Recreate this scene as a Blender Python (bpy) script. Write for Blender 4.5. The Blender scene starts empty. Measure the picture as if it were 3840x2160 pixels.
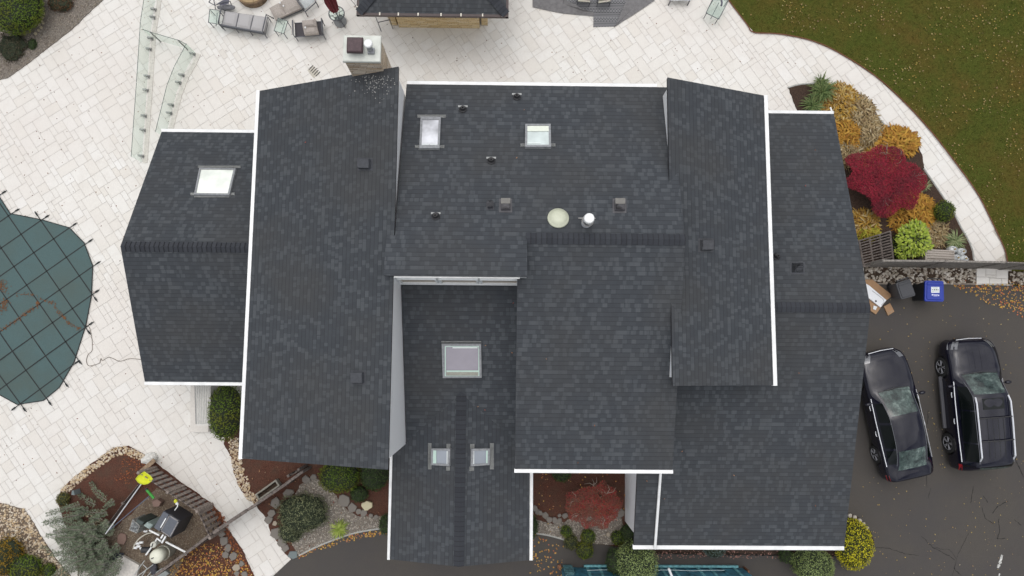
import bpy, bmesh, math, random
from mathutils import Vector, Matrix, noise
from mathutils.geometry import tessellate_polygon
random.seed(7)
R = math.radians
C = bpy.context.scene.collection
sc = bpy.context.scene
H = 27.0
FPX = 2560.0
rnd = random.random
def ru(a, b): return a + (b - a) * rnd()

# ---------------------------------------------------------------- camera
yaw = R(0.5)
d = Vector((-30, -270, -FPX)).normalized()
wz = -d
wy = Vector((math.sin(yaw), math.cos(yaw), 0)); wy = (wy - wz * wy.dot(wz)).normalized()
wx = wy.cross(wz)
RM = Matrix((wx, wy, wz))
cam = bpy.data.cameras.new('camera'); co = bpy.data.objects.new('camera', cam); C.objects.link(co)
co.matrix_world = Matrix.Translation((0, 0, H)) @ RM.to_4x4()
cam.sensor_width = 36; cam.lens = 24; cam.clip_end = 5000; cam.clip_start = 0.1
sc.camera = co
def ray(px, py): return RM @ Vector((px - 1920, 1080 - py, -FPX))
def U(px, py, z):                       # point of a given height seen at a photo position
    r = ray(px, py); t = (z - H) / r.z
    return Vector((r.x * t, r.y * t, z))
def hit(px, py, pl, off=0):             # point on plane z = a + bX + cY
    a, b, c = pl; r = ray(px, py)
    t = (a + off - H) / (r.z - b * r.x - c * r.y)
    return Vector((r.x * t, r.y * t, H + r.z * t))
def g(y): return -0.07 * min(max(-y, 0), 7.5)
def G(px, py, dz=0.0):                  # point on the ground
    z = 0
    for i in range(4):
        p = U(px, py, z + dz); z = g(p.y)
    return U(px, py, z + dz)
def PZ(pl, x, y): return pl[0] + pl[1] * x + pl[2] * y

# ---------------------------------------------------------------- materials
def newmat(name):
    m = bpy.data.materials.new(name); m.use_nodes = True
    nt = m.node_tree; b = nt.nodes['Principled BSDF']
    return m, nt, b
def node(nt, t, **k):
    n = nt.nodes.new(t)
    for a, v in k.items(): setattr(n, a, v)
    return n
def ramp(nt, fac, cols, const=False):
    r = node(nt, 'ShaderNodeValToRGB'); e = r.color_ramp.elements
    if const: r.color_ramp.interpolation = 'CONSTANT'
    n = len(cols)
    for i, c in enumerate(cols):
        p = c[3] if len(c) > 3 else (i / n if const else i / max(1, n - 1))
        if i < 2: el = e[i]; el.position = p
        else: el = e.new(p)
        el.color = (c[0], c[1], c[2], 1)
    nt.links.new(fac, r.inputs[0]); return r.outputs[0]
def mixc(nt, fac, a, b, mode='MIX'):
    m = node(nt, 'ShaderNodeMix', data_type='RGBA', blend_type=mode)
    for s, v in ((0, fac), (6, a), (7, b)):
        if isinstance(v, (int, float)): m.inputs[s].default_value = v
        elif isinstance(v, tuple): m.inputs[s].default_value = (*v[:3], 1)
        else: nt.links.new(v, m.inputs[s])
    return m.outputs[2]
def mth(nt, op, a, b=None, c=None):
    m = node(nt, 'ShaderNodeMath', operation=op)
    for i, v in enumerate((a, b, c)):
        if v is None: continue
        if isinstance(v, (int, float)): m.inputs[i].default_value = v
        else: nt.links.new(v, m.inputs[i])
    return m.outputs[0]
def nz(nt, scale, detail=4, rough=.6, co=None):
    n = node(nt, 'ShaderNodeTexNoise'); n.inputs['Scale'].default_value = scale
    n.inputs['Detail'].default_value = detail; n.inputs['Roughness'].default_value = rough
    if co is None: co = node(nt, 'ShaderNodeTexCoord').outputs['Object']
    nt.links.new(co, n.inputs['Vector'])
    return n.outputs[0]
def bump(nt, b, h, s=.5, dist=.02):
    n = node(nt, 'ShaderNodeBump'); n.inputs['Strength'].default_value = s; n.inputs['Distance'].default_value = dist
    nt.links.new(h, n.inputs['Height']); nt.links.new(n.outputs[0], b.inputs['Normal'])
MC = {}
def mat(name, col, rough=.6, metal=0, var=.12, scale=12, coat=0, bmp=0):
    if name in MC: return MC[name]
    m, nt, b = newmat(name)
    if var:
        f = nz(nt, scale)
        c = ramp(nt, f, [tuple(x * (1 - var * 1.6) for x in col) + (.3,), tuple(min(1, x * (1 + var)) for x in col) + (.7,)])
        nt.links.new(c, b.inputs['Base Color'])
        if bmp: bump(nt, b, f, bmp)
    else: b.inputs['Base Color'].default_value = (*col, 1)
    b.inputs['Roughness'].default_value = rough; b.inputs['Metallic'].default_value = metal
    b.inputs['Coat Weight'].default_value = coat; b.inputs['Coat Roughness'].default_value = .04
    MC[name] = m; return m
def leafmat(name, cols, rough=.6, patch=1.2, pcol=None):
    if name in MC: return MC[name]
    m, nt, b = newmat(name)
    gm = node(nt, 'ShaderNodeNewGeometry')
    c = ramp(nt, gm.outputs['Random Per Island'], cols)
    if pcol:
        f = ramp(nt, nz(nt, patch, 3), [(0, 0, 0, .45), (1, 1, 1, .62)])
        c = mixc(nt, f, c, mixc(nt, .6, c, pcol))
    nt.links.new(c, b.inputs['Base Color']); b.inputs['Roughness'].default_value = rough; b.inputs['Specular IOR Level'].default_value = .12
    MC[name] = m; return m
def groundmat(name, c1, c2, c3, scale=30, big=1.2, bmp=.6, rough=.9):
    m, nt, b = newmat(name)
    f1 = nz(nt, scale, 5, .75); f2 = nz(nt, big, 4, .6)
    c = ramp(nt, f1, [c1 + (.35,), c2 + (.62,)])
    c = mixc(nt, ramp(nt, f2, [(0, 0, 0, .42), (1, 1, 1, .68)]), c, mixc(nt, .5, c, c3))
    nt.links.new(c, b.inputs['Base Color']); b.inputs['Roughness'].default_value = rough
    bump(nt, b, f1, bmp, .03); b.inputs['Specular IOR Level'].default_value = .15; MC[name] = m; return m
def shingle():
    m, nt, b = newmat('asphalt_shingle')
    uv = node(nt, 'ShaderNodeUVMap'); sp = node(nt, 'ShaderNodeSeparateXYZ'); nt.links.new(uv.outputs[0], sp.inputs[0])
    u, v = sp.outputs[0], sp.outputs[1]
    vr = mth(nt, 'DIVIDE', v, .142); row = mth(nt, 'FLOOR', vr); fr = mth(nt, 'FRACT', vr)
    def wn(a, bb):
        cb = node(nt, 'ShaderNodeCombineXYZ'); 
        for i, s in enumerate((a, bb)):
            if isinstance(s, (int, float)): cb.inputs[i].default_value = s
            else: nt.links.new(s, cb.inputs[i])
        w = node(nt, 'ShaderNodeTexWhiteNoise', noise_dimensions='2D'); nt.links.new(cb.outputs[0], w.inputs[0]); return w.outputs[0]
    rr = wn(row, mth(nt, 'ADD', mth(nt, 'MULTIPLY', node(nt, 'ShaderNodeObjectInfo').outputs['Random'], 91.0), 3.7))
    def col(wd, k):
        x = mth(nt, 'ADD', mth(nt, 'DIVIDE', u, wd), mth(nt, 'MULTIPLY', rr, k))
        return wn(mth(nt, 'FLOOR', x), mth(nt, 'ADD', row, k))
    a = col(.14, 37.3); a2 = col(.105, 71.1); a3 = col(.2, 17.7)
    t1 = mth(nt, 'MULTIPLY', mth(nt, 'GREATER_THAN', a, .79), .62)
    t2 = mth(nt, 'MULTIPLY', mth(nt, 'GREATER_THAN', a2, .86), .48)
    t3 = mth(nt, 'MULTIPLY', a3, .34); t4 = mth(nt, 'MULTIPLY', a2, .16)
    s = mth(nt, 'ADD', mth(nt, 'ADD', mth(nt, 'MAXIMUM', t1, t2), t3), t4)
    c = ramp(nt, s, [(.033, .038, .045, 0), (.046, .052, .060, .35), (.072, .081, .090, .75), (.095, .105, .114, 1)])
    oi = node(nt, 'ShaderNodeObjectInfo'); c = mixc(nt, .22, c, ramp(nt, oi.outputs['Random'], [(.05, .058, .07), (.07, .076, .08), (.054, .06, .062)]))
    big = nz(nt, .35, 3)
    c = mixc(nt, ramp(nt, big, [(0, 0, 0, .4), (1, 1, 1, .65)]), c, mixc(nt, .6, c, (.058, .056, .052)))
    grain = nz(nt, 90, 2, .7)
    c = mixc(nt, .35, c, mixc(nt, grain, (0.024, .027, .032), (.08, .087, .096)))
    dk = mth(nt, 'MULTIPLY', mth(nt, 'GREATER_THAN', fr, .87), .4)  # shadow line below each course, painted into the shingle colour
    c = mixc(nt, dk, c, (.012, .012, .015))
    nt.links.new(c, b.inputs['Base Color']); b.inputs['Roughness'].default_value = .85; b.inputs['Specular IOR Level'].default_value = .25
    hb = mth(nt, 'ADD', mth(nt, 'MULTIPLY', fr, -1.0), mth(nt, 'MULTIPLY', s, .6))
    bump(nt, b, hb, .2, .01)
    return m
SH = shingle()
def capm():
    m, nt, b = newmat('ridge_shingle')
    uv = node(nt, 'ShaderNodeUVMap'); sp = node(nt, 'ShaderNodeSeparateXYZ'); nt.links.new(uv.outputs[0], sp.inputs[0])
    x = mth(nt, 'DIVIDE', sp.outputs[0], .155); fr = mth(nt, 'FRACT', x)
    w = node(nt, 'ShaderNodeTexWhiteNoise', noise_dimensions='1D'); nt.links.new(mth(nt, 'FLOOR', x), w.inputs['W'])
    c = ramp(nt, w.outputs[0], [(.024, .027, .034), (.034, .038, .046)])
    c = mixc(nt, mth(nt, 'MULTIPLY', mth(nt, 'GREATER_THAN', fr, .83), .6), c, (.008, .008, .01))
    nt.links.new(c, b.inputs['Base Color']); b.inputs['Roughness'].default_value = .85
    return m
CAP = capm()
def travm():
    m, nt, b = newmat('travertine')
    gm = node(nt, 'ShaderNodeNewGeometry')
    c = ramp(nt, gm.outputs['Random Per Island'], [(.665, .635, .575, 0), (.69, .668, .615, .25), (.705, .688, .64, .6), (.718, .705, .66, .9), (.738, .728, .69, 1)])
    f = nz(nt, 3.5, 6, .65); c = mixc(nt, ramp(nt, f, [(0, 0, 0, .5), (.5, .5, .5, .75)]), c, (.63, .60, .55))
    f5 = nz(nt, .9, 5, .7); c = mixc(nt, ramp(nt, f5, [(0, 0, 0, .5), (.55, .55, .55, .72)]), c, (.60, .565, .51))
    f2 = nz(nt, .16, 3); c = mixc(nt, ramp(nt, f2, [(0, 0, 0, .40), (.7, .7, .7, .66)]), c, (.655, .615, .565))
    f3 = nz(nt, 45, 3, .7); c = mixc(nt, mth(nt, 'MULTIPLY', mth(nt, 'GREATER_THAN', f3, .64), .45), c, (.45, .42, .38))
    nt.links.new(c, b.inputs['Base Color']); b.inputs['Roughness'].default_value = .7
    bump(nt, b, f, .12, .01); return m
TRAV = travm()
def stonem(name, cols, rot=0, w=.42, h=.05, dark=(.08, .06, .045)):
    m, nt, b = newmat(name)
    tc = node(nt, 'ShaderNodeTexCoord'); sp = node(nt, 'ShaderNodeSeparateXYZ'); nt.links.new(tc.outputs['Object'], sp.inputs[0])
    a = mth(nt, 'ADD', sp.outputs[0], mth(nt, 'MULTIPLY', sp.outputs[1], 1.0))
    z = mth(nt, 'DIVIDE', mth(nt, 'ADD', sp.outputs[2], mth(nt, 'MULTIPLY', nz(nt, 3), .06)), h)
    row = mth(nt, 'FLOOR', z)
    wr = node(nt, 'ShaderNodeTexWhiteNoise', noise_dimensions='1D'); nt.links.new(row, wr.inputs['W'])
    x = mth(nt, 'ADD', mth(nt, 'DIVIDE', a, w), mth(nt, 'MULTIPLY', wr.outputs[0], 9.0))
    cb = node(nt, 'ShaderNodeCombineXYZ'); nt.links.new(mth(nt, 'FLOOR', x), cb.inputs[0]); nt.links.new(row, cb.inputs[1])
    wn = node(nt, 'ShaderNodeTexWhiteNoise', noise_dimensions='2D'); nt.links.new(cb.outputs[0], wn.inputs[0])
    c = ramp(nt, wn.outputs[0], cols)
    ed = mth(nt, 'MAXIMUM', mth(nt, 'GREATER_THAN', mth(nt, 'FRACT', z), .82), mth(nt, 'GREATER_THAN', mth(nt, 'FRACT', x), .96))
    c = mixc(nt, mth(nt, 'MULTIPLY', ed, .8), c, dark)
    nt.links.new(c, b.inputs['Base Color']); b.inputs['Roughness'].default_value = .85
    bump(nt, b, wn.outputs[0], .6, .03); MC[name] = m; return m
LEDGE = stonem('ledge_stone', [(.36, .26, .17), (.6, .47, .33), (.76, .66, .53), (.5, .43, .35), (.68, .51, .34)])
BARST = stonem('bar_stone', [(.48, .34, .16), (.62, .46, .24), (.7, .58, .38), (.54, .4, .2)])
def sidm():
    m, nt, b = newmat('white_siding')
    tc = node(nt, 'ShaderNodeTexCoord'); sp = node(nt, 'ShaderNodeSeparateXYZ'); nt.links.new(tc.outputs['Object'], sp.inputs[0])
    fr = mth(nt, 'FRACT', mth(nt, 'DIVIDE', sp.outputs[2], .15))
    c = mixc(nt, mth(nt, 'MULTIPLY', mth(nt, 'GREATER_THAN', fr, .93), .22), (.93, .94, .95), (.5, .52, .55))
    c = mixc(nt, mth(nt, 'MULTIPLY', nz(nt, 2.5), .1), c, (.6, .6, .58))
    nt.links.new(c, b.inputs['Base Color']); b.inputs['Roughness'].default_value = .5
    bump(nt, b, fr, .2, .01); return m
SIDING = sidm()
WHITE = mat('white_aluminium', (.82, .83, .82), .35, var=.09, scale=2.2)
TRIM = mat('white_trim', (.78, .8, .8), .5, var=.05)
DARKMETAL = mat('dark_metal', (.045, .045, .05), .45, .6, .1)
GALV = mat('galvanised_metal', (.33, .34, .36), .5, .5, .15, 8)
GREYFLASH = mat('flashing_metal', (.27, .28, .29), .6, .2, .15)
BLACKP = mat('black_plastic', (.02, .02, .022), .5, var=.1)
MULCH = groundmat('red_mulch', (.035, .016, .012), (.14, .062, .042), (.075, .055, .04), 35, 2.5)
DMULCH = groundmat('dark_mulch', (.02, .014, .012), (.085, .055, .04), (.05, .03, .02), 35, 2.5)
BRGRAV = groundmat('brown_gravel', (.05, .036, .026), (.25, .2, .15), (.1, .06, .04), 45, 2)
GRGRAV = groundmat('grey_gravel', (.06, .052, .045), (.3, .27, .23), (.17, .14, .11), 45, 2)
SOIL = groundmat('soil', (.03, .02, .015), (.1, .07, .05), (.05, .04, .03), 30, 2)
def lawnm():
    m, nt, b = newmat('lawn_grass')
    f = nz(nt, 40, 5, .8); c = ramp(nt, f, [(.03, .036, .006, .3), (.072, .085, .015, .52), (.12, .13, .028, .72)])
    f2 = nz(nt, .55, 5, .65); c = mixc(nt, ramp(nt, f2, [(0, 0, 0, .42), (.8, .8, .8, .68)]), c, mixc(nt, f, (.06, .042, .008), (.16, .11, .03)))
    nt.links.new(c, b.inputs['Base Color']); b.inputs['Roughness'].default_value = .95; b.inputs['Specular IOR Level'].default_value = .1; bump(nt, b, f, .8, .03); return m
LAWN = lawnm()
def asphm():
    m, nt, b = newmat('asphalt')
    f = nz(nt, 70, 4, .85); c = ramp(nt, f, [(.042, .037, .032, .3), (.090, .080, .068, .7)])
    f2 = nz(nt, .45, 5, .6); c = mixc(nt, ramp(nt, f2, [(0, 0, 0, .38), (1, 1, 1, .62)]), c, mixc(nt, .6, c, (.052, .048, .048)))
    f4 = nz(nt, 2.2, 6, .75); c = mixc(nt, ramp(nt, f4, [(0, 0, 0, .55), (.6, .6, .6, .8)]), c, (.05, .045, .043))
    nt.links.new(c, b.inputs['Base Color']); b.inputs['Roughness'].default_value = .85; bump(nt, b, f, .4, .01); return m
ASPH = asphm()
def glassm(name, tint, refl=.12, rough=.03):
    m, nt, b = newmat(name); out = nt.nodes['Material Output']
    tr = node(nt, 'ShaderNodeBsdfTransparent'); tr.inputs[0].default_value = (*tint, 1)
    gl = node(nt, 'ShaderNodeBsdfGlossy'); gl.inputs[0].default_value = (.9, 1, .95, 1); gl.inputs['Roughness'].default_value = rough
    mx = node(nt, 'ShaderNodeMixShader'); fz = node(nt, 'ShaderNodeFresnel'); fz.inputs[0].default_value = 1.5
    mx.inputs[0].default_value = refl; nt.links.new(tr.outputs[0], mx.inputs[1]); nt.links.new(gl.outputs[0], mx.inputs[2])
    nt.links.new(mx.outputs[0], out.inputs[0]); MC[name] = m; return m
FGLASS = glassm('fence_glass', (.925, .955, .94), .05)
TGLASS = glassm('table_glass', (.84, .89, .87), .04)

# ---------------------------------------------------------------- mesh helper
class M:
    def __init__(s): s.v = []; s.f = []; s.m = []; s.uv = {}; s.mi = 0
    def face(s, pts, uv=None):
        n = len(s.v); s.v += [Vector(p) for p in pts]; s.f.append(tuple(range(n, n + len(pts)))); s.m.append(s.mi)
        if uv: s.uv[len(s.f) - 1] = uv
    def raw(s, vs, fs):
        n = len(s.v); s.v += [Vector(p) for p in vs]
        for f in fs: s.f.append(tuple(i + n for i in f)); s.m.append(s.mi)
    def box(s, c, sx, sy, sz, rz=0, tap=1.0, rot=None):   # c is the centre
        m = rot if rot is not None else Matrix.Rotation(rz, 3, 'Z')
        vs = []
        for k in (-1, 1):
            t = 1 if k < 0 else tap
            for i, j in ((-1, -1), (1, -1), (1, 1), (-1, 1)):
                vs.append(Vector(c) + m @ Vector((i * sx / 2 * t, j * sy / 2 * t, k * sz / 2)))
        s.raw(vs, [(3, 2, 1, 0), (4, 5, 6, 7), (0, 1, 5, 4), (1, 2, 6, 5), (2, 3, 7, 6), (3, 0, 4, 7)])
    def bbox(s, c, sx, sy, sz, rz=0, b=.02):           # box with a chamfered top
        m = Matrix.Rotation(rz, 3, 'Z'); rings = [(1, -sz / 2, 0), (1, sz / 2 - b, 0), (1, sz / 2, b)]
        vs = []
        for _, z, ins in rings:
            for i, j in ((-1, -1), (1, -1), (1, 1), (-1, 1)):
                vs.append(Vector(c) + m @ Vector((i * (sx / 2 - ins), j * (sy / 2 - ins), z)))
        f = [(3, 2, 1, 0), (8, 9, 10, 11)]
        for r in (0, 4):
            for k in range(4): f.append((r + k, r + (k + 1) % 4, r + 4 + (k + 1) % 4, r + 4 + k))
        s.raw(vs, f)
    def tube(s, pts, r, n=6, closed=False):
        pts = [Vector(p) for p in pts]; L = len(pts); vs = []; fs = []
        rr = r if isinstance(r, (list, tuple)) else [r] * L
        for i, p in enumerate(pts):
            a = pts[(i - 1) % L] if (closed or i) else p; b = pts[(i + 1) % L] if (closed or i < L - 1) else p
            t = (b - a); t = t.normalized() if t.length > 1e-9 else Vector((0, 0, 1))
            q = Vector((0, 0, 1)) if abs(t.z) < .9 else Vector((1, 0, 0))
            e1 = t.cross(q).normalized(); e2 = t.cross(e1)
            for k in range(n):
                an = 2 * math.pi * k / n; vs.append(p + (e1 * math.cos(an) + e2 * math.sin(an)) * rr[i])
        for i in range(L if closed else L - 1):
            for k in range(n):
                a = i * n; b = ((i + 1) % L) * n; fs.append((a + k, a + (k + 1) % n, b + (k + 1) % n, b + k))
        if not closed: fs += [tuple(range(n))[::-1], tuple((L - 1) * n + k for k in range(n))]
        s.raw(vs, fs)
    def prism(s, pts, z0, z1):                         # pts (x,y[,z]) ; z0/z1 numbers or functions
        f0 = z0 if callable(z0) else (lambda x, y: z0); f1 = z1 if callable(z1) else (lambda x, y: z1)
        a = [Vector((p[0], p[1], 0)) for p in pts]
        if sum(a[i].x * a[(i + 1) % len(a)].y - a[(i + 1) % len(a)].x * a[i].y for i in range(len(a))) < 0: a = a[::-1]
        n = len(a); vs = [Vector((p.x, p.y, f1(p.x, p.y))) for p in a] + [Vector((p.x, p.y, f0(p.x, p.y))) for p in a]
        tri = tessellate_polygon([a]); fs = []
        for t in tri:
            p, q, r = (a[i] for i in t)
            if (q - p).cross(r - p).z < 0: t = t[::-1]
            fs.append(tuple(t)); fs.append(tuple(i + n for i in t[::-1]))
        for i in range(n): j = (i + 1) % n; fs.append((i, i + n, j + n, j))
        s.raw(vs, fs)
    def lathe(s, prof, c, n=24, mtx=None, sy=1.0):
        c = Vector(c); vs = []; fs = []
        for r, z in prof:
            for k in range(n):
                an = 2 * math.pi * k / n; q = Vector((r * math.cos(an), r * math.sin(an) * sy, z))
                vs.append(c + (mtx @ q if mtx is not None else q))
        for i in range(len(prof) - 1):
            for k in range(n): fs.append((i * n + k, i * n + (k + 1) % n, (i + 1) * n + (k + 1) % n, (i + 1) * n + k))
        fs += [tuple(range(n))[::-1], tuple((len(prof) - 1) * n + k for k in range(n))]
        s.raw(vs, fs)
    def blob(s, c, rx, ry, rz, sub=2, amp=.1, fr=2.0, seed=0):
        bm = bmesh.new(); bmesh.ops.create_icosphere(bm, subdivisions=sub, radius=1)
        vs = []
        for v in bm.verts:
            k = 1 + amp * noise.noise(v.co * fr + Vector((seed, seed * 2, 0)))
            vs.append(Vector(c) + Vector((v.co.x * rx * k, v.co.y * ry * k, v.co.z * rz * k)))
        s.raw(vs, [tuple(v.index for v in f.verts) for f in bm.faces]); bm.free()
    def leaf(s, p, dr, w, l, up=None):
        dr = Vector(dr).normalized(); up = Vector(up) if up is not None else Vector((ru(-1, 1), ru(-1, 1), ru(.3, 1)))
        sd = dr.cross(up)
        if sd.length < 1e-4: sd = Vector((1, 0, 0))
        sd.normalize(); p = Vector(p)
        s.raw([p, p + dr * l * .5 + sd * w / 2, p + dr * l, p + dr * l * .5 - sd * w / 2], [(0, 1, 2, 3)])
    def blade(s, p, az, l, w, rise, droop, n=4):
        p = Vector(p); h = Vector((math.cos(az), math.sin(az), 0)); sd = Vector((-h.y, h.x, 0)); vs = []; fs = []
        for i in range(n + 1):
            t = i / n; q = p + h * (l * t) + Vector((0, 0, rise * t - droop * t * t))
            ww = w * (1 - t) ** .6 * (.6 + .8 * min(1, t * 3)) / 2
            vs += [q + sd * ww, q - sd * ww]
        for i in range(n): fs.append((2 * i, 2 * i + 2, 2 * i + 3, 2 * i + 1))
        s.raw(vs, fs)
    def build(s, name, mats, parent=None, smooth=False):
        me = bpy.data.meshes.new(name); me.from_pydata([tuple(v) for v in s.v], [], s.f)
        for m in (mats if isinstance(mats, (list, tuple)) else [mats]): me.materials.append(m)
        me.polygons.foreach_set('material_index', s.m)
        if smooth: me.polygons.foreach_set('use_smooth', [True] * len(s.f))
        if s.uv:
            ul = me.uv_layers.new(name='UVMap')
            for fi, uvs in s.uv.items():
                p = me.polygons[fi]
                for li, q in zip(p.loop_indices, uvs): ul.data[li].uv = q
        me.update()
        o = bpy.data.objects.new(name, me); C.objects.link(o)
        if parent is not None:
            o.parent = parent
            if parent.name in ROOTLOC: o.matrix_parent_inverse = ROOTLOC[parent.name]
        return o
ROOTLOC = {}
def tag(o, label=None, cat=None, group=None, kind=None):
    if label: o['label'] = label
    if cat: o['category'] = cat
    if group: o['group'] = group
    if kind: o['kind'] = kind
    return o
def thing(name, label, cat, loc, group=None):
    o = bpy.data.objects.new(name, None); C.objects.link(o); o.location = loc; o.empty_display_size = .2
    ROOTLOC[o.name] = Matrix.Translation(-Vector(loc))
    return tag(o, label, cat, group)
def copy_tree(o, parent=None):
    c = o.copy(); C.objects.link(c); c.parent = parent
    for ch in list(o.children): copy_tree(ch, c)
    return c
def inside(p, poly):
    x, y = p[0], p[1]; r = False; n = len(poly)
    for i in range(n):
        a, b = poly[i], poly[i - 1]
        if (a[1] > y) != (b[1] > y) and x < (b[0] - a[0]) * (y - a[1]) / (b[1] - a[1]) + a[0]: r = not r
    return r
def smoothpoly(pts, n=4, closed=False):
    out = []; L = len(pts)
    for i in range(L - 1 if not closed else L):
        p0 = Vector(pts[(i - 1) % L] if (closed or i) else pts[i]); p1 = Vector(pts[i]); p2 = Vector(pts[(i + 1) % L]); p3 = Vector(pts[(i + 2) % L] if (closed or i < L - 2) else pts[(i + 1) % L])
        for k in range(n):
            t = k / n
            out.append(tuple(.5 * ((2 * p1) + (p2 - p0) * t + (2 * p0 - 5 * p1 + 4 * p2 - p3) * t * t + (3 * p1 - p0 - 3 * p2 + p3) * t ** 3)))
    if not closed: out.append(tuple(pts[-1]))
    return out
def gpoly(px): return [tuple(G(*p))[:2] for p in px]
def sheet(name, px, dz, m, label=None, cat=None, kind='structure', world=False, thick=.25, jit=0):
    poly = px if world else gpoly(px)
    if jit:
        q = []
        for i, p in enumerate(poly):
            b = poly[(i + 1) % len(poly)]; L = math.dist(p, b); k = max(1, int(L / .12))
            for j in range(k):
                t = j / k; q.append((p[0] + (b[0] - p[0]) * t + ru(-jit, jit), p[1] + (b[1] - p[1]) * t + ru(-jit, jit)))
        poly = q
    a = [Vector((p[0], p[1], 0)) for p in poly]
    bm = bmesh.new(); vs = [bm.verts.new(p) for p in a]
    for t in tessellate_polygon([a]):
        p, q, r = (a[i] for i in t)
        if (q - p).cross(r - p).z < 0: t = t[::-1]
        try: bm.faces.new([vs[i] for i in t])
        except ValueError: pass
    for yy in (0, -7.5):
        bmesh.ops.bisect_plane(bm, geom=bm.verts[:] + bm.edges[:] + bm.faces[:], plane_co=(0, yy, 0), plane_no=(0, 1, 0))
    if thick:
        be = [e for e in bm.edges if len(e.link_faces) == 1]
        r = bmesh.ops.extrude_edge_only(bm, edges=be)
        low = [v for v in r['geom'] if isinstance(v, bmesh.types.BMVert)]
        for v in low: v.co.z -= thick
    for v in bm.verts: v.co.z += g(v.co.y) + dz
    bmesh.ops.recalc_face_normals(bm, faces=bm.faces[:])
    me = bpy.data.meshes.new(name); bm.to_mesh(me); bm.free(); me.materials.append(m)
    o = bpy.data.objects.new(name, me); C.objects.link(o)
    tag(o, label, cat, kind=kind); o['_p'] = 0; del o['_p']
    return o, poly
def scat(poly, n):
    xs = [p[0] for p in poly]; ys = [p[1] for p in poly]; out = []
    tries = 0
    while len(out) < n and tries < n * 30:
        tries += 1
        p = (ru(min(xs), max(xs)), ru(min(ys), max(ys)))
        if inside(p, poly): out.append(p)
    return out
def area(poly): return abs(sum(poly[i - 1][0] * poly[i][1] - poly[i][0] * poly[i - 1][1] for i in range(len(poly)))) / 2
PEB = [(-1, -1), (1, -1), (1, 1), (-1, 1)]
def pebbles(name, poly, dens, s0, s1, dz, m, label, cat='gravel'):
    me = M()
    for p in scat(poly, int(area(poly) * dens)):
        s = ru(s0, s1) / 2; a = ru(0, 6.3); e = ru(.6, 1); z = g(p[1]) + dz; h = s * ru(.5, .9)
        n = 6; vs = []
        for lv, k in ((0, 1.0), (.7, .92), (1, .5)):
            for i in range(n):
                an = a + i * 6.283 / n; q = s * k * (1 + .25 * math.sin(i * 2.3 + a * 7))
                x = math.cos(an - a) * q; y = math.sin(an - a) * q * e
                vs.append((p[0] + x * math.cos(a) - y * math.sin(a), p[1] + x * math.sin(a) + y * math.cos(a), z + lv * h))
        fs = [tuple(range(12, 18))]
        for r in (0, 6):
            for i in range(n): fs.append((r + i, r + (i + 1) % n, r + 6 + (i + 1) % n, r + 6 + i))
        me.raw(vs, fs)
    return tag(me.build(name, m), label, cat, kind='stuff')
LEAFM = leafmat('autumn_leaf', [(.30, .12, .03), (.42, .22, .05), (.5, .32, .06), (.33, .2, .12), (.45, .12, .05), (.55, .42, .12)])
BRLEAF = leafmat('brown_leaf', [(.10, .05, .03), (.2, .09, .05), (.28, .16, .09), (.14, .1, .08), (.22, .06, .05)])
def leaves(name, poly, n, s0, s1, dz, m, label):
    me = M()
    for p in scat(poly, n):
        if n == 3400 and noise.noise(Vector((p[0] * .8, p[1] * .8, 3))) + ru(-.35, .35) < .08: continue
        s = ru(s0, s1); a = ru(0, 6.3); z = g(p[1]) + dz + ru(0, .02)
        me.leaf((p[0], p[1], z), (math.cos(a), math.sin(a), ru(-.1, .2)), s * ru(.5, .9), s, (ru(-.4, .4), ru(-.4, .4), 1))
    return tag(me.build(name, m), label, 'leaves', kind='stuff')

# ---------------------------------------------------------------- world, light
w = bpy.data.worlds.new('World'); sc.world = w; w.use_nodes = True; nt = w.node_tree
sky = node(nt, 'ShaderNodeTexSky', sky_type='NISHITA'); sky.sun_disc = False
sky.sun_elevation = R(78); sky.sun_rotation = R(-20); sky.dust_density = 4; sky.air_density = 1.0
hs = node(nt, 'ShaderNodeHueSaturation'); hs.inputs['Saturation'].default_value = .28
nt.links.new(sky.outputs[0], hs.inputs['Color'])
cv = nz(nt, 2.6, 7, .62, node(nt, 'ShaderNodeTexCoord').outputs['Generated'])        # cloud cover
nt.links.new(mixc(nt, 1.0, hs.outputs[0], ramp(nt, cv, [(.45, .47, .52, .36), (1.5, 1.48, 1.45, .64)]), 'MULTIPLY'), nt.nodes['Background'].inputs[0])
nt.nodes['Background'].inputs[1].default_value = .15
sl = bpy.data.lights.new('sun', 'SUN'); sl.energy = 1.0; sl.angle = R(115); sl.color = (1, .97, .93)
so = bpy.data.objects.new('sun', sl); C.objects.link(so)
az = R(20); el = R(78)
sd = Vector((math.sin(-az) * math.cos(el), math.cos(az) * math.cos(el), math.sin(el)))
so.rotation_euler = sd.to_track_quat('Z', 'Y').to_euler()
sc.view_settings.view_transform = 'Standard'; sc.view_settings.look = 'None'; sc.view_settings.exposure = .1

# ---------------------------------------------------------------- ground
sheet('ground', [(-1500, -1500), (1500, -1500), (1500, 1500), (-1500, 1500)], -.09, LAWN, kind='structure', world=True, thick=0)
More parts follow.
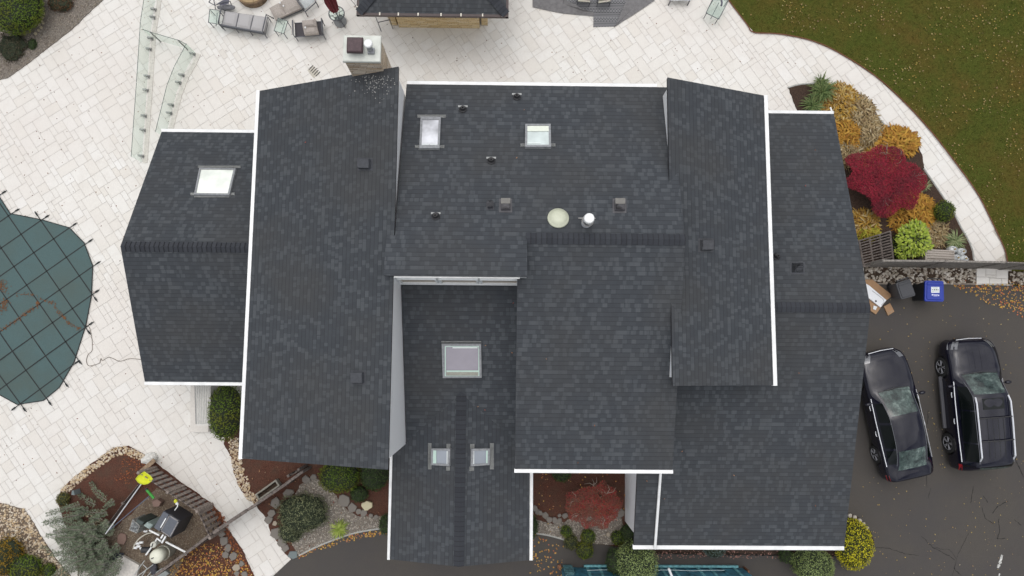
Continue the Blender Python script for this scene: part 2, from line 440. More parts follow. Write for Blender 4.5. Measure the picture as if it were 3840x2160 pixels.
# travertine paving: one sheet of joint sand and random-format slabs on it
GROUT = groundmat('joint_sand', (.50, .465, .41), (.62, .585, .525), (.54, .5, .44), 20, 1)
sheet('patio_bed', [(-22.2, -10), (20.4, -10), (20.4, 16.5), (-22.2, 16.5)], -.014, GROUT, world=True, thick=0)
def paving():
    me = M(); cs = .205; th = R(34.5); ca, sa = math.cos(th), math.sin(th); N = 260
    used = set(); sizes = [(3, 2), (2, 3), (2, 2), (2, 1), (1, 2), (4, 2), (2, 4), (3, 3), (2, 2), (3, 2), (2, 3)]
    for j in range(-N // 2, N // 2):
        for i in range(-N // 2, N // 2):
            if (i, j) in used: continue
            x0, y0 = (i * cs * ca - j * cs * sa, i * cs * sa + j * cs * ca)
            if not (-22.2 < x0 < 19.8 and -9.6 < y0 < 15.8): continue
            random.shuffle(sizes)
            for w_, h_ in sizes + [(1, 2), (2, 1), (1, 1)]:
                cells = [(i + a, j + b) for a in range(w_) for b in range(h_)]
                if not any(c in used for c in cells): break
            used.update(cells); q = .0056; pts = []
            for a, b in ((q, q), (w_ * cs - q, q), (w_ * cs - q, h_ * cs - q), (q, h_ * cs - q)):
                a += i * cs; b += j * cs; x = a * ca - b * sa; y = a * sa + b * ca; pts.append((x, y, g(y)))
            if -3 < x0 < 11.5 and -5 < y0 < 8: continue
            me.face(pts)
    tag(me.build('patio', TRAV), kind='structure')
paving()
lawn_px = [(2690, -120), (2732, 0), (2800, 89), (2827, 121), (2921, 127), (3037, 150), (3138, 193), (3283, 285), (3404, 396), (3500, 502), (3583, 609), (3648, 698), (3679, 748), (3728, 847), (3755, 905), (3770, 940), (3780, 990), (4100, 990), (4100, -120)]
_, lawn = sheet('lawn', lawn_px, .03, LAWN, jit=.012)
me = M()
for p in scat(lawn, 34000):
    a = ru(0, 6.3); me.leaf((p[0], p[1], .03), (math.cos(a), math.sin(a), ru(.3, 1.5)), .018, ru(.05, .1))
tag(me.build('grass', leafmat('grass_blade', [(.032, .046, .006), (.065, .085, .014), (.10, .12, .024), (.13, .11, .03)], pcol=(.14, .09, .02), patch=.35)), 'short green grass browning toward the corner', 'grass', kind='stuff')
leaves('fallen_leaves', lawn, 3400, .035, .085, .07, leafmat('lawn_leaf', [(.2, .14, .06), (.3, .2, .08), (.34, .28, .14), (.24, .15, .09), (.26, .24, .07), (.38, .24, .06), (.14, .11, .05)]), 'small yellow and brown leaves scattered over the lawn')
# soil lip along the lawn edge
me = M(); pl = [G(*p, .045) for p in smoothpoly(lawn_px[1:17], 6)]
me.tube(pl, .022, 5); tag(me.build('lawn_edging', mat('rust_edging', (.16, .06, .03), .8)), 'thin rust brown edging between lawn and curved paving', 'edging')
drive_px = [(960, 2230), (1022, 2162), (1092, 2097), (1117, 2083), (1202, 2044), (1318, 2002), (1418, 1983), (1500, 1975), (2009, 1997), (2117, 2022), (2292, 2045), (2400, 2066), (3130, 2082), (3240, 2082), (3278, 2040), (3262, 1990), (3215, 1938), (3170, 1922), (3000, 1800), (3000, 1066), (3650, 1068), (4060, 1078), (4200, 2900), (800, 2900), (800, 2400)]
_, drive = sheet('driveway', drive_px, .03, ASPH)
def ribbon(me, px, w0, dz, jit=.02):
    pts = [G(*p, dz) for p in px]; q = []
    for i in range(len(pts) - 1):
        n = max(1, int((pts[i + 1] - pts[i]).length / .07))
        for k in range(n): q.append(pts[i].lerp(pts[i + 1], k / n) + Vector((ru(-jit, jit), ru(-jit, jit), 0)))
    q.append(pts[-1])
    for i in range(len(q) - 1):
        t = (q[i + 1] - q[i]).normalized(); s = Vector((-t.y, t.x, 0)) * w0 * ru(.4, 1.2)
        me.face([q[i] - s, q[i + 1] - s, q[i + 1] + s, q[i] + s])
me = M()
for px, w0 in ([(3275, 2052), (3330, 2055), (3400, 2078), (3445, 2082)], .012), ([(3455, 2010), (3500, 2055), (3560, 2085), (3580, 2100)], .014), ([(3500, 2055), (3560, 2060), (3588, 2095), (3570, 2160)], .01), ([(3588, 2090), (3632, 2000)], .008), ([(3650, 1825), (3645, 1850), (3640, 1885)], .014), ([(3686, 1858), (3704, 1885)], .018), ([(3780, 1880), (3740, 1900), (3722, 1925)], .02), ([(3682, 1905), (3695, 1945), (3725, 1965)], .016), ([(3745, 1945), (3748, 2000), (3738, 2020), (3770, 2018)], .016), ([(3805, 1950), (3830, 1970)], .016), ([(3575, 2130), (3605, 2160)], .018), ([(3480, 1540), (3478, 1590)], .02), ([(3474, 1780), (3476, 1830)], .01), ([(3800, 1690), (3815, 1740), (3840, 1790)], .025), ([(3490, 1830), (3480, 1870)], .01):
    ribbon(me, px, w0 * .7, .035)
tag(me.build('driveway_cracks', mat('crack_tar', (.012, .011, .011), .9)), kind='structure')
for q, lb in (([(3758, 2080), (3752, 2105), (3742, 2130)], 'upper worn white paint dash on the driveway at lower right'), ([(3748, 2152), (3742, 2185)], 'lower paint dash cut by the bottom edge of the photo')):
    me = M(); ribbon(me, q, .055, .036, .012); tag(me.build('painted_line', mat('worn_white_paint', (.5, .5, .47), .8, var=.4, scale=20)), lb, 'road marking')
leaves('fallen_leaves', gpoly([(3260, 1080), (3860, 1080), (3860, 2160), (3200, 2160)]), 340, .03, .07, .04, leafmat('dull_drive_leaf', [(.28, .18, .1), (.34, .24, .08), (.22, .16, .11), (.4, .3, .08), (.3, .26, .2)]), 'small leaves scattered on the driveway around both cars')
leaves('fallen_leaves', gpoly([(3540, 1060), (3860, 1050), (3860, 1200), (3770, 1170), (3650, 1110)]), 360, .05, .1, .04, LEAFM, 'thick drift of orange leaves along the stone strip')
leaves('fallen_leaves', gpoly([(1990, 1990), (2120, 2030), (2105, 2160), (1990, 2160)]), 90, .05, .1, .04, LEAFM, 'orange leaves between the entry roof and blue dumpster')
leaves('fallen_leaves', gpoly([(1120, 2080), (1318, 2000), (1450, 1985), (1450, 2000), (1330, 2025), (1210, 2055), (1120, 2095)]), 170, .04, .09, .04, LEAFM, 'orange leaves along the curved gravel edge of the driveway')
allp = gpoly([(0, 0), (3840, 0), (3840, 2160), (0, 2160)])
me = M()
pav_ok = [p for p in scat(gpoly([(0, 0), (2700, 0), (3640, 700), (3640, 930), (2900, 330), (2500, 300), (950, 300), (900, 1700), (1080, 2100), (0, 2100)]), 520) if not inside(p, gpoly([(0, 739), (349, 997), (280, 1356), (67, 1517), (0, 1480)]))]
for p in pav_ok:
    s = ru(.03, .075); a = ru(0, 6.3); me.leaf((p[0], p[1], g(p[1]) + .006), (math.cos(a), math.sin(a), .05), s * .6, s, (0, 0, 1))
tag(me.build('leaf_litter', BRLEAF), 'tiny dark leaf scraps scattered over the pale paving', 'leaves', kind='stuff')

# beds
_, bedE = sheet('garden_bed', [(2955, 328), (3001, 316), (3070, 314), (3127, 320), (3181, 324), (3221, 355), (3271, 385), (3282, 429), (3324, 476), (3378, 474), (3419, 501), (3437, 537), (3459, 591), (3464, 631), (3540, 743), (3576, 797), (3603, 851), (3626, 890), (3646, 936), (3653, 996), (3250, 1000), (3000, 1000), (2930, 700), (2988, 413)], .04, DMULCH, jit=.02)
for q, lb in (([(3464, 631), (3540, 743), (3576, 797), (3603, 851), (3626, 890), (3646, 936), (3652, 975)], 'long pale stone edging curving from red maple to propane tanks'), ([(2955, 328), (3001, 316), (3070, 312)], 'short pale edging behind the yucca at the top of the east bed'), ([(3282, 425), (3324, 476)], 'short straight pale edging at the path bend by the tan hosta')):
    me = M(); me.tube([G(*p, .04) for p in smoothpoly(q, 5)], .033, 5); tag(me.build('bed_edging', mat('pale_stone_edge', (.42, .42, .39), .8)), lb, 'edging')
_, bedA = sheet('garden_bed', [(839, 1666), (866, 1708), (877, 1766), (893, 1816), (928, 1871), (962, 1890), (970, 1905), (1001, 1948), (1013, 1990), (1032, 2017), (1071, 2075), (1092, 2095), (1117, 2083), (1202, 2044), (1318, 2002), (1418, 1983), (1500, 1978), (1500, 1600), (960, 1560), (850, 1600)], .03, MULCH, jit=.025)
_, bedM = sheet('garden_bed', [(1900, 1700), (2420, 1700), (2420, 2072), (2292, 2047), (2117, 2024), (2009, 1999), (1900, 1990)], .03, MULCH, jit=.02)
_, bedF = sheet('garden_bed', [(2370, 2020), (3160, 2020), (3165, 1915), (3215, 1938), (3262, 1990), (3278, 2040), (3240, 2088), (2370, 2075)], .03, DMULCH, jit=.02)
_, grA = sheet('gravel_bed', [(1128, 1816), (1186, 1793), (1225, 1816), (1264, 1863), (1298, 1905), (1341, 1936), (1418, 1936), (1490, 1932), (1480, 1972), (1418, 1981), (1318, 2000), (1202, 2042), (1121, 2081), (1094, 2037), (1080, 1980), (1100, 1870)], .045, GRGRAV, jit=.02)
pebbles('gravel', grA, 330, .035, .07, .045, leafmat('gravel_stone', [(.16, .13, .1), (.3, .27, .23), (.42, .39, .34), (.24, .2, .16), (.5, .46, .4)]), 'mixed grey and brown gravel round the big juniper')
_, grM = sheet('gravel_bed', [(2005, 1945), (2067, 1964), (2117, 1956), (2148, 1937), (2327, 1933), (2342, 1985), (2300, 2043), (2230, 2038), (2117, 2020), (2005, 1997)], .045, GRGRAV, jit=.02)
pebbles('gravel', grM, 330, .035, .07, .045, MC['gravel_stone'], 'mixed grey gravel in front of the red maple')
for q, lb in (([(2005, 1999), (2060, 2008), (2117, 2024)], 'pale curb edging below the courtyard gravel'), ([(1121, 2083), (1202, 2044), (1318, 2002), (1418, 1983), (1480, 1978)], 'curved pale edging between juniper gravel and driveway')):
    me = M(); me.tube([G(*p, .04) for p in smoothpoly(q, 4)], .035, 5); tag(me.build('bed_edging', MC['pale_stone_edge']), lb, 'edging')
_, nw = sheet('gravel_bed', [(-80, 330), (0, 300), (30, 293), (94, 248), (164, 194), (273, 109), (343, 40), (388, 0), (440, -70), (-80, -70)], .03, GRGRAV, jit=.012)
pebbles('gravel', nw, 230, .035, .07, .03, leafmat('dull_gravel_stone', [(.12, .1, .08), (.22, .19, .16), (.33, .29, .25), (.2, .17, .12)]), 'dull grey gravel in the upper left bed')
TANP = leafmat('tan_pebble', [(.30, .2, .11), (.5, .4, .27), (.62, .55, .44), (.42, .33, .24), (.55, .42, .25)])
_, sw = sheet('gravel_bed', [(-80, 1885), (0, 1885), (90, 1908), (127, 1960), (155, 2011), (210, 2093), (264, 2159), (320, 2260), (-80, 2260)], .03, BRGRAV, jit=.012)
pebbles('gravel', sw, 240, .05, .1, .03, TANP, 'rounded tan pebbles in the lower left corner bed')
_, eq = sheet('garden_bed', [(217, 1879), (229, 1837), (272, 1794), (369, 1720), (427, 1678), (481, 1672), (540, 1701), (582, 1732), (660, 1794), (738, 1848), (792, 1887), (827, 1922), (842, 1973), (866, 2000), (908, 2058), (932, 2116), (955, 2159), (985, 2250), (300, 2250), (290, 2090), (262, 2010), (240, 1950)], .03, MULCH, jit=.02)
_, eqg = sheet('gravel_bed', [(590, 1830), (700, 1870), (800, 1950), (830, 1990), (700, 2070), (620, 2250), (300, 2250), (400, 2010), (500, 1920)], .042, BRGRAV, jit=.03)
pebbles('gravel', eqg, 260, .03, .06, .042, leafmat('brown_gravel_stone', [(.1, .07, .05), (.2, .15, .1), (.32, .27, .2), (.15, .12, .1)]), 'brown gravel under the pool pump and filter')
e1 = gpoly([(229, 1837), (272, 1794), (369, 1720), (427, 1678), (481, 1672), (545, 1705), (530, 1728), (470, 1702), (430, 1714), (380, 1747), (290, 1817), (250, 1852)])
pebbles('gravel', e1, 420, .05, .1, .035, TANP, 'tan pebble border along the upper edge of the pump bed')
e2 = gpoly([(858, 1640), (893, 1640), (905, 1725), (925, 1770), (940, 1830), (978, 1885), (962, 1890), (928, 1871), (893, 1816), (877, 1766), (866, 1708)])
pebbles('gravel', e2, 420, .05, .1, .035, TANP, 'tan pebble border beside the path by the house corner')
e3 = gpoly([(325, 1925), (400, 1950), (400, 2010), (340, 2000)])
pebbles('gravel', e3, 300, .05, .09, .035, TANP, 'tan pebbles showing under the weeping conifer')
leaves('fallen_leaves', gpoly([(640, 2120), (780, 2030), (900, 2060), (950, 2160), (640, 2200)]), 700, .04, .09, .05, LEAFM, 'orange leaf litter at the bottom of the pump bed')
leaves('fallen_leaves', gpoly([(480, 1690), (590, 1740), (560, 1830), (430, 1800)]), 260, .03, .07, .045, leafmat('rust_leaf', [(.2, .07, .03), (.3, .1, .04), (.15, .05, .03)]), 'rust coloured leaves in the red mulch of the pump bed')
leaves('fallen_leaves', gpoly([(790, 1890), (842, 1930), (866, 2000), (932, 2116), (955, 2159), (925, 2160), (850, 2010), (790, 1930)]), 320, .04, .08, .04, MC['rust_leaf'], 'rust coloured leaves piled along the left path edge')
leaves('fallen_leaves', bedA, 200, .04, .08, .05, BRLEAF, 'brown leaves on the mulch beside the juniper')
leaves('fallen_leaves', bedM, 180, .04, .08, .05, LEAFM, 'leaves on the mulch under the red maple')
leaves('fallen_leaves', gpoly([(2400, 2060), (3160, 2070), (3160, 2095), (2400, 2092)]), 300, .04, .08, .04, leafmat('pink_leaf', [(.25, .12, .1), (.35, .2, .16), (.16, .08, .07)]), 'dry pinkish leaves under the long south gutter')
# stone strip south of the fence
strip = gpoly([(3240, 1002), (3655, 1008), (3655, 1066), (3240, 1066)])
sheet('stone_strip', strip, .05, SOIL, world=True)
BIGP = leafmat('river_stone', [(.22, .18, .14), (.38, .33, .27), (.5, .46, .4), (.3, .26, .2), (.6, .56, .5), (.26, .2, .15)])
pebbles('river_stones', strip, 150, .07, .14, .05, BIGP, 'large river stones in the strip below the wood fence', 'stones')
strip2 = gpoly([(3782, 1018), (3860, 1020), (3860, 1068), (3782, 1066)])
sheet('stone_strip', strip2, .05, SOIL, world=True)
pebbles('river_stones', strip2, 150, .07, .14, .05, BIGP, 'large river stones right of the pale paving landing', 'stones')
me = M()
LQ = [Vector((*p, 0)) for p in gpoly([(3657, 1007), (3775, 1014), (3775, 1065), (3657, 1065)])]
def lq(u, v): return tuple(LQ[0].lerp(LQ[1], u).lerp(LQ[3].lerp(LQ[2], u), v))[:2]
for u0, u1, v0, v1 in ((0, .3, 0, .55), (.3, .62, 0, .4), (.62, 1, 0, .62), (0, .42, .55, 1), (.3, .62, .4, .55), (.42, .8, .62, 1), (.42, .62, .55, .62), (.8, 1, .62, 1)):
    me.prism([lq(u0 + .006, v0 + .01), lq(u1 - .006, v0 + .01), lq(u1 - .006, v1 - .01), lq(u0 + .006, v1 - .01)], -.2, .075)
tag(me.build('paved_landing', TRAV), kind='structure')
me = M(); me.prism(gpoly([(3240, 1062), (3655, 1063), (3655, 1068), (3240, 1067)]), -.2, .09)
tag(me.build('curb', mat('curb_stone', (.28, .24, .2), .85, var=.3, scale=4)), kind='structure')

# ---------------------------------------------------------------- house
PA = (0, 0, 0)
sA = (6.8 - 4.75) / (8.3 - 3.32); PA = (6.8 + 3.32 * sA, sA, 0)                 # west main wing, falls west
sH = (6.26 - 4.88) / (8.69 - 5.1); PH = (6.26 + 5.1 * sH, -sH, 0)              # east main wing, falls east
PC = (6.8 + 3.64 * .29, 0, -.29)                                               # north centre, falls north
PB = (6.8 - 3.64 * .29, 0, .29)                                                # south centre, falls south
sF = .465; PFN = (4.4 + 3.67 * sF, 0, -sF); PFS = (4.4 - 3.67 * sF, 0, sF)
PGN = (4.45 + 1.82 * .257, 0, -.257); PGS = (4.45 - 1.82 * .3, 0, .3)
sD = .38; sG = .335; PDS = (5.07 - 2.47 * sD, 0, sD); PDW = (3.7 + 1.43 * sG, sG, 0); PDE = (3.7 - 1.43 * sG, -sG, 0)
house = thing('house', 'large white house with dark grey shingled roofs seen from above', 'house', (0, 0, 0))
def roof(pieces, th=.13):
    me = M(); FA = mat('roof_edge', (.035, .035, .04), .6)
    for pl, xy in pieces:
        P = [Vector((x, y, PZ(pl, x, y))) for x, y in xy]
        if (P[1] - P[0]).cross(P[2] - P[1]).z < 0: P = P[::-1]
        gr = Vector((pl[1], pl[2])); e = Vector((-gr.y, gr.x)).normalized(); n2 = gr.normalized(); k = math.sqrt(1 + gr.length ** 2)
        uv = [(p.x * e.x + p.y * e.y + 50, (p.x * n2.x + p.y * n2.y) * k + 50) for p in P]
        me.mi = 0; me.face(P, uv); me.mi = 1; n = len(P)
        for i in range(n):
            a, b = P[i], P[(i + 1) % n]; me.face([a, a - Vector((0, 0, th)), b - Vector((0, 0, th)), b])
        me.mi = 2; me.face([p - Vector((0, 0, th)) for p in P[::-1]])
    return me.build('roof', [SH, FA, TRIM], house)
def capline(p, q, pl1, pl2, wd=.17):
    p, q = Vector(p), Vector(q); t = (q - p).normalized(); s = Vector((-t.y, t.x, 0)); me = M()
    L = (q - p).length; n = int(L / .155); up = Vector((0, 0, .014))
    def zz(v):
        a, b = PZ(pl1, v.x, v.y), PZ(pl2, v.x, v.y); return min(a, b)
    for i in range(n):                       # overlapping caps, each a little proud of the next
        a = p + t * (i * L / n); b = p + t * ((i + 1) * L / n)
        row = []
        for c, h in ((a, .016), (b, .034)):
            r = []
            for k in (-1, 0, 1):
                v = c + s * wd * k; z = zz(v) if k else c.z + .01; r.append(Vector((v.x, v.y, z + h)))
            row.append(r)
        uu = i * .155
        for k in (0, 1): me.face([row[0][k + 1], row[0][k], row[1][k], row[1][k + 1]], [(uu + .005, 0), (uu + .005, 1), (uu + .15, 1), (uu + .15, 0)])
        for k in (0, 1): me.face([row[1][k], row[1][k + 1], row[1][k + 1] - up * 2, row[1][k] - up * 2], [(uu + .14, 0)] * 4)
    return me.build('ridge_cap', CAP, house)
def gutter(p, q, out, wd=.125, ht=.11):
    p, q, out = Vector(p), Vector(q), Vector(out); me = M()
    prof = [(0, 0), (0, -ht), (wd * .7, -ht), (wd, -ht * .55), (wd, .008), (wd * .9, .02), (wd * .1, .012)]
    vs = []
    for c in (p, q):
        for a, z in prof: vs.append(c + out * a + Vector((0, 0, z)))
    n = len(prof); fs = [tuple(range(n))[::-1], tuple(range(n, 2 * n))]
    for i in range(n): fs.append((i, (i + 1) % n, n + (i + 1) % n, n + i))
    me.raw(vs, fs); return me.build('gutter', WHITE, house)
def wallprism(pts, tops, base=-1.1, m=None):     # side walls with per-corner top heights
    me = M(); n = len(pts)
    for i in range(n):
        a, b = pts[i], pts[(i + 1) % n]
        me.face([(a[0], a[1], base), (b[0], b[1], base), (b[0], b[1], tops[(i + 1) % n]), (a[0], a[1], tops[i])])
    return me.build('wall', m or SIDING, house)
def wblock(x0, x1, y0, y1, pls, base=-1.1, ridge=None, t=.14):
    f = lambda x, y: min(PZ(p, x, y) for p in pls) - t
    if ridge is None: pts = [(x0, y0), (x1, y0), (x1, y1), (x0, y1)]
    elif ridge[0] == 'y': r = ridge[1]; pts = [(x0, y0), (x1, y0), (x1, r), (x1, y1), (x0, y1), (x0, r)]
    else: r = ridge[1]; pts = [(x0, y0), (r, y0), (x1, y0), (x1, y1), (r, y1), (x0, y1)]
    return wallprism(pts, [f(*p) for p in pts], base)
# A: west main wing
AW, AE, AN, AS = -8.3, -3.32, 8.95, -3.18
tag(roof([(PA, [(AW, AS), (AE, AS), (AE, AN), (AW, AN)])]), 'long west roof slope falling toward the left gutter')
gutter((AW - .0, AS - .02, PZ(PA, AW, 0) - .03), (AW, AN + .02, PZ(PA, AW, 0) - .03), (-1, 0, 0))
wblock(AW + .3, AE - .035, AS + .28, AN - .25, [PA])
# C + B: centre
gy = 9.04; cx0, cx1 = -3.55, 5.42; by = hit(2200, 1760, PB).y
tag(roof([(PC, [(cx0, 2.43), (.66, 2.43), (.66, 3.64), (cx1, 3.64), (cx1, gy), (-3.3, gy), (-3.3, 3.7), (cx0, 3.7)])]), 'wide north centre roof with two skylights')
tag(roof([(PB, [(.38, by), (cx1, by), (cx1, 3.64), (.38, 3.64)])]), 'south centre roof slope above the entry roof')
capline((.62, 3.64, 6.8), (cx1, 3.64, 6.8), PC, PB)
gutter((-3.28, gy, PZ(PC, 0, gy) - .03), (5.0, gy, PZ(PC, 0, gy) - .03), (0, 1, 0))
gutter((.36, by, PZ(PB, 0, by) - .03), (cx1 + .02, by, PZ(PB, 0, by) - .03), (0, -1, 0))
wblock(-3.2, 5.1, 3.7, 8.7, [PC])
wblock(.68, 5.12, by + .35, 3.6, [PB])
# clerestory wall of the raised strip with three windows
cl = M(); cl.box((-1.42, 2.54, 5.95), 4.15, .12, 2.0); clw = cl.build('wall', TRIM, house); tag(clw, 'white clerestory wall with three windows')
for i in range(3):
    x = -2.7 + i * 1.27; f = M()
    for a, b, sx, sz in ((0, .48, 1.2, .06), (0, -.48, 1.2, .06), (-.57, 0, .06, .9), (.57, 0, .06, .9)): f.box((x + a, 2.45, 5.75 + b), sx, .07, sz)
    fo = f.build('window', TRIM, clw); q = M(); q.box((x, 2.465, 5.75), 1.08, .02, .9); q.build('pane', mat('tan_window', (.45, .38, .3), .3), fo)
f = M(); f.box((-1.42, 2.44, 5.13), 4.15, .1, .1); f.build('sill', TRIM, house)
gutter((-3.25, 2.43, 7.06), (.44, 2.43, 7.06), (0, -1, 0), .05, .09)
# H: east main wing
HW, HE, HN, HS = 5.1, 8.69, 8.94, -.74
tag(roof([(PH, [(HW, HS), (HE, HS), (HE, HN), (HW, HN)])]), 'narrow east roof slope falling toward the right gutter')
gutter((HE, HS - .02, PZ(PH, HE, 0) - .03), (HE, HN + .02, PZ(PH, HE, 0) - .03), (1, 0, 0), .14)
wblock(HW + .06, HE - .3, HS + .25, HN - .25, [PH])
# F: west bump with an east-west ridge
fx0, fx1, fn, fs_ = -12.8, -8.0, hit(760, 496, PFN).y, hit(740, 1432, PFS).y
tag(roof([(PFN, [(fx0, 3.67), (fx1, 3.67), (fx1, fn), (fx0, fn)]), (PFS, [(fx0, fs_), (fx1, fs_), (fx1, 3.67), (fx0, 3.67)])]), 'gabled far west roof with one bright skylight')
capline((fx0 + .02, 3.67, 4.4), (fx1 - .2, 3.67, 4.4), PFN, PFS)
gutter((fx0 - .02, fn, PZ(PFN, 0, fn) - .03), (AW - .1, fn, PZ(PFN, 0, fn) - .03), (0, 1, 0))
gutter((fx0 - .02, fs_, PZ(PFS, 0, fs_) - .03), (AW - .1, fs_, PZ(PFS, 0, fs_) - .03), (0, -1, 0))
wblock(fx0 + .3, -8.0, fs_ + .35, fn - .35, [PFN, PFS], ridge=('y', 3.67))
# G: east wing
gx0, gx1, gn, gs = 5.4, 12.2, hit(3000, 426, PGN).y, hit(2760, 2046, PGS).y
gwx = hit(2377, 2040, PGS).x
tag(roof([(PGN, [(gx0, 1.82), (gx1, 1.82), (gx1, gn), (gx0, gn)]), (PGS, [(gwx, gs), (gx1, gs), (gx1, 1.82), (gwx, 1.82)])]), 'broad gabled east garage roof beside the driveway')
capline((8.3, 1.82, 4.45), (gx1 - .02, 1.82, 4.45), PGN, PGS)
gutter((8.6, gn, PZ(PGN, 0, gn) - .03), (gx1, gn, PZ(PGN, 0, gn) - .03), (0, 1, 0))
gutter((gwx - .03, gs, PZ(PGS, 0, gs) - .03), (gx1, gs, PZ(PGS, 0, gs) - .03), (0, -1, 0), .15)
wblock(gwx + .1, gx1 - .3, gs + .3, gn - .35, [PGN, PGS], ridge=('y', 1.82))
# D: entry wing, lean-to that turns into a south gable
dxw, dxe, dys = -3.82, .92, -6.77; dx0, dx1 = -3.33, .75; ye = -1.62 - 2.39
yv = lambda x: 2.47 - (1.37 + sG * abs(x + 1.43)) / sD            # valley line
pc = [(PDS, [(dx0, 2.66), (dx1, 2.66), (dx1, yv(dx1)), (-1.43, yv(-1.43)), (dx0, yv(dx0))]),
      (PDW, [(-1.43, yv(-1.43)), (-1.43, dys), (dxw, dys), (dxw, min(yv(dxw), -3.1)), (dx0, yv(dx0))]),
      (PDE, [(-1.43, dys), (-1.43, yv(-1.43)), (dx1, yv(dx1)), (dxe, yv(dxe)), (dxe, dys)])]
tag(roof(pc), 'low dark entry roof between the two higher wings')
capline((-1.43, yv(-1.43) + .05, 3.7), (-1.43, dys + .01, 3.7), PDW, PDE)
ge = PZ(PDW, dxw, 0)
gutter((dxw, dys - .02, ge - .03), (dxw, AS + .1, ge - .03), (-1, 0, 0), .1)
gutter((dxe, dys - .02, ge - .03), (dxe, by, ge - .03), (1, 0, 0), .12)
wblock(dxw + .35, dxe - .35, dys + .35, -2.9, [PDW, PDE], ridge=('x', -1.43))
wblock(-3.3, .7, -3.0, 2.6, [(3.0, 0, 0)])
# downspouts
me = M(); a = hit(2477, 1776, PGS, .07); b = hit(2457, 2046, PGS, .07)
me.tube([a + Vector((0, .3, .1)), a, b, b + Vector((0, -.12, -.05))], .05, 8); tag(me.build('downspout', WHITE, house), 'white downspout lying across the garage roof')
me = M(); me.tube([(AW - .06, AS + .1, 4.6), (AW - .1, AS + .12, 4.3), (AW + .2, AS + .22, 3.9), (AW + .22, AS + .22, -.2)], .05, 8); me.build('downspout', WHITE, house)
me = M(); me.box((AW + .55, AS + .02, PZ(PA, AW + .55, 0) - .14), 1.3, .03, .1, rot=Matrix.Rotation(-math.atan(sA), 3, 'Y')); me.build('fascia', WHITE, house)
me = M(); p = hit(3128, 412, PGN); me.tube([(gx1 - .05, gn + .1, p.z), (gx1 - .05, gn + .3, p.z - .1)], .03, 6); me.build('gutter_outlet', WHITE, house)

# skylights
def slope_frame(pl):
    n = Vector((-pl[1], -pl[2], 1)).normalized(); return n
def skylight(pl, q, bars, kind='frame', glass=None, fm=None, hgt=.13, label=None):
    n = slope_frame(pl); P = [hit(x, y, pl, hgt * .8) for x, y in q]; c = sum(P, Vector()) / 4
    def ring(k, off): return [c + (p - c) * k + n * off for p in P]
    sky_ = M()
    wl = min((P[1] - P[0]).length, (P[2] - P[1]).length); ins = 1 - .13 / wl
    o1, o0, i1 = ring(1, 0), ring(1.02, -hgt * 1.2), ring(ins, .005)
    for i in range(4):
        j = (i + 1) % 4; sky_.face([o0[i], o0[j], o1[j], o1[i]]); sky_.face([o1[i], o1[j], i1[j], i1[i]]); 
    i0 = ring(ins, -.04)
    for i in range(4):
        j = (i + 1) % 4; sky_.face([i1[i], i1[j], i0[j], i0[i]])
    so_ = sky_.build('skylight', fm or GREYFLASH, house); tag(so_, label)
    gm = M(); gm.face(ring(ins + .005, -.02)); gm.build('pane', glass, so_)
    if kind == 'blind':
        for a, b, c2 in bars.get('inner', []): pass
    for x0, y0, x1, y1 in bars['f']:
        fl = M()
        A = [hit(x0, y0, pl, .02), hit(x1, y0, pl, .02), hit(x1, y1, pl, .02), hit(x0, y1, pl, .02)]
        B = [p - Vector((0, 0, .03)) for p in A]; fl.raw(A + B, [(0, 1, 2, 3), (3, 2, 1, 0), (0, 4, 5, 1), (1, 5, 6, 2), (2, 6, 7, 3), (3, 7, 4, 0)])
        fl.build('flashing', mat('pale_flashing', (.36, .37, .36), .6, .1, .12), so_)
    if 'b' in bars:
        for x0, y0, x1, y1, mm in bars['b']:
            bl = M(); bl.face([hit(x0, y0, pl, hgt * .8) , hit(x1, y0, pl, hgt * .8), hit(x1, y1, pl, hgt * .8), hit(x0, y1, pl, hgt * .8)]); bl.build('blind', mm, so_)
    return so_
def skpane(name, col, rough=.12, var=.15, sc_=1.3):  # paler panes have the sky's reflection painted into their base colour
    m, nt, b = newmat(name); f = nz(nt, sc_, 3); c = ramp(nt, f, [tuple(x * (1 - var) for x in col) + (.35,), tuple(min(1, x * (1 + var)) for x in col) + (.65,)])
    nt.links.new(c, b.inputs['Base Color']); b.inputs['Roughness'].default_value = rough; b.inputs['Coat Weight'].default_value = .6
    return m
WB = mat('white_blind', (.75, .8, .78), .5, var=.03); MINT = mat('mint_edge', (.5, .66, .58), .4, var=.03)
skylight(PFN, [(747, 629), (884, 631), (860, 731), (727, 729)], {'f': [(742, 621, 902, 629), (714, 722, 728, 732), (862, 722, 879, 732), (728, 734, 859, 740)]}, glass=skpane('bright_pane', (.80, .84, .76)), label='bright white skylight on the far west roof')
skylight(PC, [(1577, 437), (1653, 437), (1648, 555), (1572, 555)], {'f': [(1565, 430, 1671, 441), (1556, 544, 1572, 554), (1649, 544, 1666, 555), (1570, 556, 1648, 562)], 'b': [(1583, 540, 1608, 546, WB), (1612, 540, 1638, 546, WB)]}, glass=skpane('cloud_reflection_pane', (.56, .57, .6), var=.35), label='tall skylight with a painted cloud reflection near the west wing wall')  # cloud reflection painted as mottling in this pane's colour
skylight(PC, [(1970, 464), (2065, 464), (2067, 550), (1969, 550)], {'f': [(1952, 538, 1969, 549), (2067, 538, 2083, 549), (1969, 553, 2067, 557)], 'b': [(1977, 472, 2058, 492, mat('cream_blind', (.72, .76, .66), .5, var=.03)), (1978, 534, 2028, 538, WB)]}, glass=skpane('pale_pane', (.55, .62, .6)), label='square pale skylight on the north centre roof')
